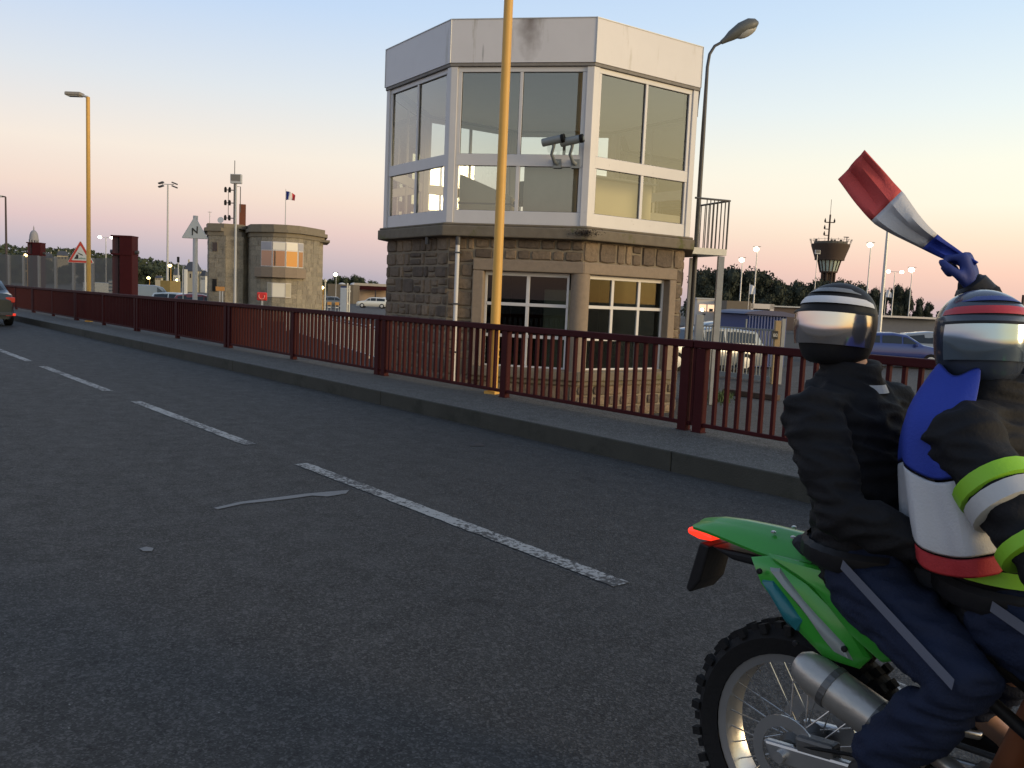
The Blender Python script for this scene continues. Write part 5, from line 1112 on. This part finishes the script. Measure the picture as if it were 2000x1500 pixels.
for s_ in (-1, 1):
    lim('fork', [(.27, YB+s_*.095, .34), (.13, YB+s_*.095, .66)], .027, M_SIL); lim('fork', [(.13, YB+s_*.095, .64), (-.04, YB+s_*.095, 1.04)], .031, M_BPL)
    lim('footrest', [(-.60, YB+s_*.1, .38), (-.60, YB+s_*.24, .38)], .012, M_SIL); lim('passenger_footrest', [(-.88, YB+s_*.12, .47), (-.82, YB+s_*.17, .46), (-.82, YB+s_*.26, .46)], .011, M_SIL)
    m_ = MB(); m_.slab([(.02, 1.02), (.03, 1.12), (-.02, 1.13), (-.06, 1.04)], YB+s_*.30-.09, YB+s_*.30+.09); m_.build('hand_guard', M_GRN, bike, True, bevel=.01)
lim('handlebar', [(-.20, YB-.40, 1.07), (-.16, YB-.28, 1.08), (-.05, YB-.12, 1.07), (-.05, YB+.12, 1.07), (-.16, YB+.28, 1.08), (-.20, YB+.40, 1.07)], .012, M_BPL)
for s_ in (-1, 1): lim('grip', [(-.20, YB+s_*.40, 1.07), (-.165, YB+s_*.29, 1.08)], .017, M_BLACK)
m_ = MB(); m_.slab([(-.02, .80), (.10, .82), (.32, .77), (.48, .70), (.47, .685), (.30, .745), (.10, .79), (-.02, .77)], YB-.07, YB+.07); m_.build('front_fender', M_GRN, bike, True, bevel=.015)
m_ = MB(); m_.slab([(.06, .84), (.10, .98), (.05, 1.05), (.0, 1.05), (.02, .86)], YB-.11, YB+.11); m_.build('headlight_mask', M_GRN, bike, True, bevel=.03)

def ring(mb, secs, n=20):    # loft of ellipses: (centre, rx, ry, tilt)
    vs = []; fs = []
    for c, rx, ry, tl in secs:
        for k in range(n):
            a_ = 2*pi*k/n; vs.append(Vector(c)+Vector((rx*cos(a_)*cos(tl), ry*sin(a_), -rx*cos(a_)*sin(tl))))
    for i in range(len(secs)-1):
        for k in range(n): fs.append((i*n+k, i*n+(k+1) % n, (i+1)*n+(k+1) % n, (i+1)*n+k))
    fs += [tuple(range(n))[::-1], tuple((len(secs)-1)*n+k for k in range(n))]
    return mb.add(vs, fs)
def organic(mb, name, m, parent, vox=.012, it=6, fold=0, fs_=9):
    o = mb.build(name+'_tmp', m); r_ = o.modifiers.new('r', 'REMESH'); r_.mode = 'VOXEL'; r_.voxel_size = vox; s_ = o.modifiers.new('s', 'SMOOTH'); s_.factor = .6; s_.iterations = it
    dg = bpy.context.evaluated_depsgraph_get(); dg.update(); me = bpy.data.meshes.new_from_object(o.evaluated_get(dg)); bpy.data.objects.remove(o); me.name = name
    if fold:
        nn = [v.normal.copy() for v in me.vertices]
        for v, q in zip(me.vertices, nn):
            p = v.co; w_ = .7*noise.noise(Vector((p.x*fs_, p.y*fs_, p.z*fs_*2.2)))+.9*(1-2.6*abs(noise.noise(Vector((p.x*fs_*1.2+7, p.y*fs_*1.2+p.z*8, p.z*fs_*3.4)))))-.2
            v.co = p+q*w_*fold
    im = topm(parent).inverted(); me.transform(im); me.materials.clear(); me.materials.append(m)
    me.polygons.foreach_set('use_smooth', [True]*len(me.polygons)); o = bpy.data.objects.new(name, me); COL.objects.link(o); o.parent = parent; return o
def hand(name, wrist, dx, back, m, parent, curl=(.6, .7, .5), ts=1, sc=1.0):
    dx = Vector(dx).normalized(); back = Vector(back); back = (back-dx*back.dot(dx)).normalized(); dy = back.cross(dx)*ts
    T = lambda v: Vector(wrist)+(dx*v[0]+dy*v[1]+back*v[2])*sc
    m_ = MB(); 
    for y_ in (-.026, -.009, .009, .026): m_.capsule([T((.0, y_*.7, 0)), T((.045, y_, .003)), T((.088, y_*1.15, 0))], [.018*sc, .019*sc, .015*sc], 8)
    for y_, Ls, r_ in ((.030, (.040, .026, .020), .0105), (.010, (.044, .029, .022), .011), (-.010, (.041, .027, .021), .0105), (-.029, (.033, .021, .018), .009)):
        p = Vector((.088, y_*1.1, 0)); a_ = 0; pts = [T(p)]; rs = [r_*1.08*sc]
        for Lk, ck in zip(Ls, curl):
            a_ += ck; p = p+Vector((cos(a_)*Lk, 0, -sin(a_)*Lk)); pts.append(T(p)); rs.append(r_*sc); r_ *= .93
        m_.capsule(pts, rs, 8)
    m_.capsule([T((.018, .026, -.004)), T((.045, .052, -.016)), T((.068, .060, -.034)), T((.088, .054, -.048))], [.016*sc, .0135*sc, .012*sc, .0105*sc], 8)
    return organic(m_, name, m, parent, .0048, 2)
M_SKIN = mat('skin', (.42, .23, .15), .55, var=.08, bump=.05); M_BJ = mat('black_jacket', (.010, .010, .012), .75, spec=.2, var=.3, scale=10, bump=.2, bscale=120)
M_NV = mat('navy_trousers', (.012, .018, .042), .8, spec=.2, var=.25, scale=12, bump=.3, bscale=160); M_LIME = mat('hi_vis_lime', (.22, .48, .02), .6, var=.06); M_REFL = mat('reflective_grey', (.42, .42, .42), .5, var=.1)
def person(label, base, J, helm_face, colors):
    t = thing('person', label, 'person', base); V = {k: Vector(v) for k, v in J.items()}
    def torso(mb, g):
        ring(mb, [(V['pelvis']+Vector((0, 0, -.07)), .11+g, .15+g, 0), (V['pelvis'], .125+g, .165+g, 0), (V['waist'], .10+g, .14+g, .1), (V['chest'], .115+g, .165+g, .1), (V['chest'].lerp(V['neck'], .55), .10+g, .17+g, .1), (V['chest'].lerp(V['neck'], .82), .075+g, .11+g, .1), (V['neck'], .052+g, .058+g, 0)] + ([(V['neck']+Vector((-.005, 0, .045)), .064+g*.4, .068+g*.4, 0)] if g else []))
    def arm(mb, s_, g, end=1.0):
        a, b, c = V['sh'+s_], V['el'+s_], V['wr'+s_]; c2 = b.lerp(c, end)
        mb.capsule([V['chest'].lerp(V['neck'], .5).lerp(a, .5), a, a.lerp(b, .5), b, b.lerp(c2, .5), c2], [.06+g, .058+g, .050+g, .041+g, .038+g, .027+g], 14)
    def leg(mb, s_, g, end=1.0):
        a, b, c = V['hip'+s_], V['kn'+s_], V['an'+s_]; c2 = b.lerp(c, end)
        mb.capsule([a, a.lerp(b, .5), b, b.lerp(c, .4), c2], [.088+g, .076+g, .058+g, .055+g, .038+g+(.012 if g else 0)], 16)
    mb = MB(); torso(mb, 0)
    for s_ in 'RL': arm(mb, s_, 0); leg(mb, s_, 0)
    mb.tube([V['neck'], V['head']], .052, 12); hc = V['head']; mb.ell(hc+Vector((0, 0, .0)), (.076, .064, .092), 18, 14); fx = Vector((helm_face[0], helm_face[1], 0)).normalized(); fy = Vector((-fx.y, fx.x, 0))
    mb.ell(hc+fx*.042+Vector((0, 0, -.048)), (.040, .044, .044)); mb.tube([hc+fx*.072+Vector((0, 0, .005)), hc+fx*.088+Vector((0, 0, -.024))], [.007, .012], 8)
    for s_ in (-1, 1):
        mb.ell(hc+fy*s_*.066+Vector((0, 0, -.01)), (.014, .014, .03)); mb.capsule([V['an'+('L' if s_ > 0 else 'R')], V['an'+('L' if s_ > 0 else 'R')]+Vector((.13, 0, -.06))], [.04, .035], 10)
    bd = organic(mb, 'body', M_SKIN, t, .010, 4)
    for s_ in (-1, 1): MB().ell(hc+fx*.068+fy*s_*.028+Vector((0, 0, .012)), (.012, .012, .009)).build('eye', M_SWHITE, t, True)
    mb = MB(); mb.box(hc+fx*.078+Vector((0, 0, -.050)), (.012, .046, .010), math.atan2(fx.y, fx.x)); mb.build('mouth', mat('lips', (.3, .09, .07), .5), t, True)
    mb = MB(); torso(mb, .022); [arm(mb, s_, .016, .97) for s_ in 'RL']; jk = organic(mb, 'jacket', colors['jacket'], t, .009, 5, .010)
    mb = MB(); ring(mb, [(V['pelvis']+Vector((0, 0, -.09)), .12, .16, 0), (V['pelvis'], .142, .182, 0), (V['pelvis'].lerp(V['waist'], .6), .118, .158, 0)]); [leg(mb, s_, .014, .95) for s_ in 'RL']; tr_ = organic(mb, 'trousers', colors['trousers'], t, .009, 5, .010)
    mb = MB(); vs = []; n = 60
    hc_ = V['pelvis'].lerp(V['waist'], .12)
    for i in range(n+1):
        a_ = 2*pi*i/n; rb = .004*(i % 2)
        for z_, g_ in ((-.03, .030), (-.018, .040), (.012, .040), (.024, .028)): vs.append(hc_+Vector(((.128+g_+rb)*cos(a_), (.166+g_+rb)*sin(a_), z_)))
    mb.add(vs, [(4*i+j, 4*i+4+j, 4*i+5+j, 4*i+1+j) for i in range(n) for j in range(3)]).build('jacket_hem', M_BPL, jk, True, smooth=True)
    for s_ in 'RL': q_, e_ = V['wr'+s_], V['el'+s_]; MB().tube([q_.lerp(e_, .16), q_.lerp(e_, .13), q_.lerp(e_, -.04), q_.lerp(e_, -.07)], [.040, .047, .043, .034], 18).build('sleeve_cuff', M_BPL, jk, True, smooth=True)
    for s_, sg in (('R', -1), ('L', 1)):
        a, b = V['hip'+s_], V['kn'+s_]; mb = MB(); vs = []; fs = []; n = 18; dd = (b-a)
        for i in range(n+1):
            f = i/n; q = a+dd*f*1.02; r_ = .110-(.110-.080)*f; up = Vector((0, sg*.92, .36)).normalized(); w_ = .011
            for e in (-1, 1): vs.append(q+up*(r_+.010)+Vector((0, -sg*.36, .92))*w_*e+up*.0015)
        mb.add(vs, [(2*i, 2*i+2, 2*i+3, 2*i+1) for i in range(n)]); mb.build('stripe', mat('grey_stripe', (.075, .08, .11), .6), tr_, True)
        an = V['an'+s_]; ft = an+Vector((.15, sg*.01, -.065)); mb = MB(); mb.capsule([b.lerp(an, .55), an, an+Vector((.03, 0, -.05))], [.056, .05, .048], 12); mb.capsule([an+Vector((-.03, 0, -.055)), an+Vector((.07, 0, -.06)), ft], [.042, .042, .036], 12); organic(mb, 'boot', M_BPL, t, .010, 4)
    return t, V, jk, tr_
def helmet(t, c, face, shell, visor, band=None, top=None, SC=.86):
    a0 = math.atan2(face[1], face[0]); rm_ = Matrix.Rotation(a0, 3, 'Z'); c = Vector(c); mb = MB(); n = 28; vs = []; fs = []
    prof = [(-.118, .060), (-.112, .082), (-.09, .098), (-.05, .108), (0, .114), (.04, .112), (.075, .099), (.10, .078), (.118, .048), (.126, .012)]; prof = [(z*SC, r_*SC) for z, r_ in prof]
    for z, r_ in prof:
        for k in range(n):
            a_ = 2*pi*k/n; fr2 = max(0, cos(a_)); rx = r_*(1.16 if z > -.02 else 1.16+.12*fr2**3*min(1, (-z)/.06)); vs.append(c+rm_ @ Vector((rx*cos(a_), r_*sin(a_), z)))
    for i in range(len(prof)-1):
        for k in range(n): fs.append((i*n+k, i*n+(k+1) % n, (i+1)*n+(k+1) % n, (i+1)*n+k))
    fs += [tuple(range(n))[::-1], tuple((len(prof)-1)*n+k for k in range(n))]
    h = mb.add(vs, fs).build('helmet', shell, t, True, smooth=True); sb = h.modifiers.new('s', 'SUBSURF'); sb.levels = sb.render_levels = 1
    def patch(nm, m, z0, z1, aw, lift, th=.004):
        vs = []; fs = []; nu, nv = 22, 5
        def rad(z):
            for (za, ra), (zb, rb) in zip(prof, prof[1:]):
                if za <= z <= zb: return ra+(rb-ra)*(z-za)/(zb-za)
            return prof[-1][1]
        for L_ in (0, th):
            for j in range(nv+1):
                z = z0+(z1-z0)*j/nv
                for i in range(nu+1):
                    a_ = -aw+2*aw*i/nu; r_ = rad(z)+lift+L_; zz = z-.012*(1-cos(a_)); vs.append(c+rm_ @ Vector((r_*1.17*cos(a_)*(1+(.03 if z < 0 else 0)*max(0, cos(a_))), r_*sin(a_), zz)))
        q = (nu+1)*(nv+1)
        for b_ in (0, q):
            for j in range(nv):
                for i in range(nu): k = b_+j*(nu+1)+i; f = (k, k+1, k+nu+2, k+nu+1); fs.append(f if b_ else f[::-1])
        for i in range(nu): fs += [(i, i+1, q+i+1, q+i), (nv*(nu+1)+i+1, nv*(nu+1)+i, q+nv*(nu+1)+i, q+nv*(nu+1)+i+1)]
        return MB().add(vs, fs).build(nm, m, h, True, smooth=True)
    patch('visor', visor, -.046, .036, 1.25, .003); patch('visor_edge', M_BPL, .034, .040, 1.3, .005)
    if band: patch('band', band, .056, .073, 1.5, .002, .002)
    if top: patch('band', top, .084, .094, 1.5, .002, .002)
    return h
M_VIS = mat('mirror_visor', (.60, .56, .55), .13, metal=.92, var=.03, bump=0); M_VIS2 = mat('sky_tinted_visor', (.33, .42, .52), .12, metal=.9, var=.03, bump=0)  # bluish sky reflection of the second visor put into its tint
P1 = dict(pelvis=(-1.03, YB, .90), waist=(-1.07, YB, 1.03), chest=(-1.12, YB, 1.16), neck=(-1.145, YB, 1.335), head=(-1.185, YB-.01, 1.468),
          shR=(-1.13, YB-.19, 1.255), elR=(-1.00, YB-.25, 1.04), wrR=(-.82, YB-.19, 1.00), shL=(-1.13, YB+.19, 1.255), elL=(-1.00, YB+.25, 1.04), wrL=(-.82, YB+.19, 1.00),
          hipR=(-1.01, YB-.10, .87), knR=(-.70, YB-.24, .74), anR=(-.88, YB-.22, .50), hipL=(-1.01, YB+.10, .87), knL=(-.70, YB+.24, .74), anL=(-.88, YB+.22, .50))
t, V, jk, tr_ = person('rear motorcycle passenger in black jacket, navy trousers and black helmet with a white band', (-1.03, YB, 0), P1, (.25, -.97), dict(jacket=M_BJ, trousers=M_NV))
helmet(t, V['head'], (.22, -.975), M_BPL, M_VIS, mat('band_white', (.58, .58, .60), .4), mat('band_grey', (.16, .17, .18), .4))
hand('glove', V['wrR']+Vector((0, 0, 0)), (1, -.05, -.15), (-.1, -1, .1), M_BPL, t, (.25, .35, .3), 1, .95); hand('glove', V['wrL'], (1, .05, -.15), (-.1, 1, .1), M_BPL, t, (.25, .35, .3), -1, .95)
mb = MB(); vs = []; n = 30; nk = V['neck']+Vector((.0, 0, -.005))
for i in range(n+1):
    a_ = 2*pi*i/n
    for z_, r_ in ((-.026, .098), (-.006, .088)): vs.append(nk+Vector((r_*.98*cos(a_), r_*sin(a_)*1.05, z_)))
mb.add(vs, [(2*i, 2*i+2, 2*i+3, 2*i+1) for i in range(n)]); mb.build('collar_band', M_REFL, jk, True)
P2 = dict(pelvis=(-.70, YB, .90), waist=(-.73, YB, 1.03), chest=(-.77, YB, 1.16), neck=(-.795, YB, 1.33), head=(-.835, YB, 1.458),
          shR=(-.78, YB-.19, 1.25), elR=(-.56, YB-.28, 1.04), wrR=(-.30, YB-.345, 1.06), shL=(-.80, YB+.17, 1.27), elL=(-.83, YB+.30, 1.40), wrL=(-.950, YB+.21, 1.575),
          hipR=(-.68, YB-.10, .87), knR=(-.34, YB-.22, .78), anR=(-.62, YB-.20, .45), hipL=(-.68, YB+.10, .87), knL=(-.34, YB+.22, .78), anL=(-.62, YB+.20, .45))
t, V, jk, tr_ = person('front motorcycle rider with blue-grey visor, flag cape and one arm raised', (-.70, YB, 0), P2, (.8, -.6), dict(jacket=M_BJ, trousers=M_NV))
helmet(t, V['head'], (.72, -.69), mat('dark_blue_shell', (.035, .045, .07), .25, bump=0, coat=.5), M_VIS2, mat('band_red', (.42, .03, .04), .4), mat('band_blue', (.03, .05, .2), .4))
hand('glove', V['wrR'], (1, -.25, .0), (.1, -.1, 1), M_BPL, t, (.9, 1.0, .7), -1, .95); hand('glove', V['wrL'], (-.25, -.15, 1), (1, .2, .2), mat('blue_glove', (.015, .03, .17), .7), t, (1.35, 1.35, .9), 1, .92)
for a_, b_, m_c, r0 in ((.36, .46, M_LIME, .083), (.49, .60, M_REFL, .081), (.82, .90, M_LIME, .078)):
    for s_ in 'R': p, q = V['sh'+s_], V['el'+s_]; MB().tube([p.lerp(q, a_-.012), p.lerp(q, a_), p.lerp(q, b_), p.lerp(q, b_+.012)], [r0-.016, r0-.003, r0-.003, r0-.016], 20).build('arm_band', m_c, jk, True, smooth=True)
def tband(nm, z0, z1, m, g, a0=0, a1=2*pi, n=30):
    vs = []
    for i in range(n+1):
        a_ = a0+(a1-a0)*i/n
        for z in (z0, z1):
            f = (z-V['pelvis'].z)/(V['chest'].z-V['pelvis'].z); c = V['pelvis'].lerp(V['chest'], f); rr_ = (.125+(.10-.125)*f*1.6 if f < .5 else .105+.02*(f-.5)); ry = rr_+.04
            vs.append(Vector((c.x, c.y, z))+Vector(((rr_+g)*cos(a_), (ry+g)*sin(a_), 0)))
    return MB().add(vs, [(2*i, 2*i+2, 2*i+3, 2*i+1) for i in range(n)]).build(nm, m, jk, True, smooth=True)
tband('hem_band', .955, .985, M_LIME, .056); tband('waist_panel', 1.0, 1.05, M_LIME, .040, R(215), R(330)); tband('waist_band', 1.075, 1.10, M_REFL, .042, R(200), R(330))
# flag worn as a cape
fl = thing('flag_cape', 'blue, white and red flag worn as a cape between the two riders', 'flag', (-.85, YB, 1.0))
n = 34; zs = [(1.385, .075, .105, 'b'), (1.33, .10, .16, 'b'), (1.28, .115, .215, 'b'), (1.22, .135, .235, 'b'), (1.165, .145, .24, 'bw'), (1.11, .15, .245, 'w'), (1.05, .155, .25, 'w'), (1.01, .158, .25, 'wr'), (.97, .16, .255, 'r')]
def cape(sel, m):
    rows = [z for z in zs if sel in z[3]]; vs = []; fs = []
    for z, rx, ry, _ in rows:
        f = (z-.90)/.26; cx = -.70-.07*min(1.4, f)-.03
        for i in range(n+1):
            a_ = R(75)+R(232)*i/n; w_ = 1+.06*sin(a_*9+z*6)*min(1, (1.4-z)*3); vs.append((cx+rx*cos(a_)*w_-.01, YB+ry*sin(a_)*w_, z+.012*sin(a_*5)))
    for j in range(len(rows)-1):
        for i in range(n): k = j*(n+1)+i; fs.append((k, k+1, k+n+2, k+n+1))
    o = MB().add(vs, fs).build('stripe_cloth', m, fl, True, smooth=True); sl = o.modifiers.new('t', 'SOLIDIFY'); sl.thickness = .003
    sb = o.modifiers.new('s', 'SUBSURF'); sb.levels = sb.render_levels = 1
M_CB = mat('cape_blue', (.012, .035, .30), .75, var=.1, scale=5, bump=.2, bscale=200); M_CW = mat('cape_white', (.50, .50, .52), .75, var=.06, bump=.2, bscale=200); M_CR = mat('cape_red', (.34, .015, .02), .75, var=.1, bump=.2, bscale=200)
cape('b', M_CB); cape('w', M_CW); cape('r', M_CR)
# scarf held up, streaming back
hw = Vector((-.980, YB+.185, 1.648)); tip = Vector((-1.215, YB+.05, 1.885)); sf = thing('flag_scarf', 'blue, white and red supporter scarf streaming from the raised hand', 'scarf', hw)
ax = (tip-hw); Ls = ax.length; ax.normalize(); sd_ = Vector((.30, -.10, .62)); sd_ = (sd_-ax*sd_.dot(ax)).normalized(); nn_ = ax.cross(sd_)
def scarf(f0, f1, m):
    nu, nv = 12, 6; vs = []; fs = []
    for i in range(nu+1):
        f = f0+(f1-f0)*i/nu; wd = .030+.066*min(1, max(0, f)*1.6)
        for j in range(nv+1):
            g_ = j/nv-.5; vs.append(hw+ax*Ls*f+sd_*wd*g_+nn_*(.011*sin(f*9+g_*3)+.009*sin(g_*11+f*4))+Vector((0, 0, -.03*sin(f*3.1))))
    for i in range(nu):
        for j in range(nv): k = i*(nv+1)+j; fs.append((k, k+1, k+nv+2, k+nv+1))
    o = MB().add(vs, fs).build('stripe_cloth', m, sf, True, smooth=True); sl = o.modifiers.new('t', 'SOLIDIFY'); sl.thickness = .004; return o
scarf(-.13, .26, M_CB); scarf(.26, .66, M_CW); scarf(.66, 1.0, mat('scarf_red', (.52, .07, .07), .75, var=.1, bump=.2, bscale=200))
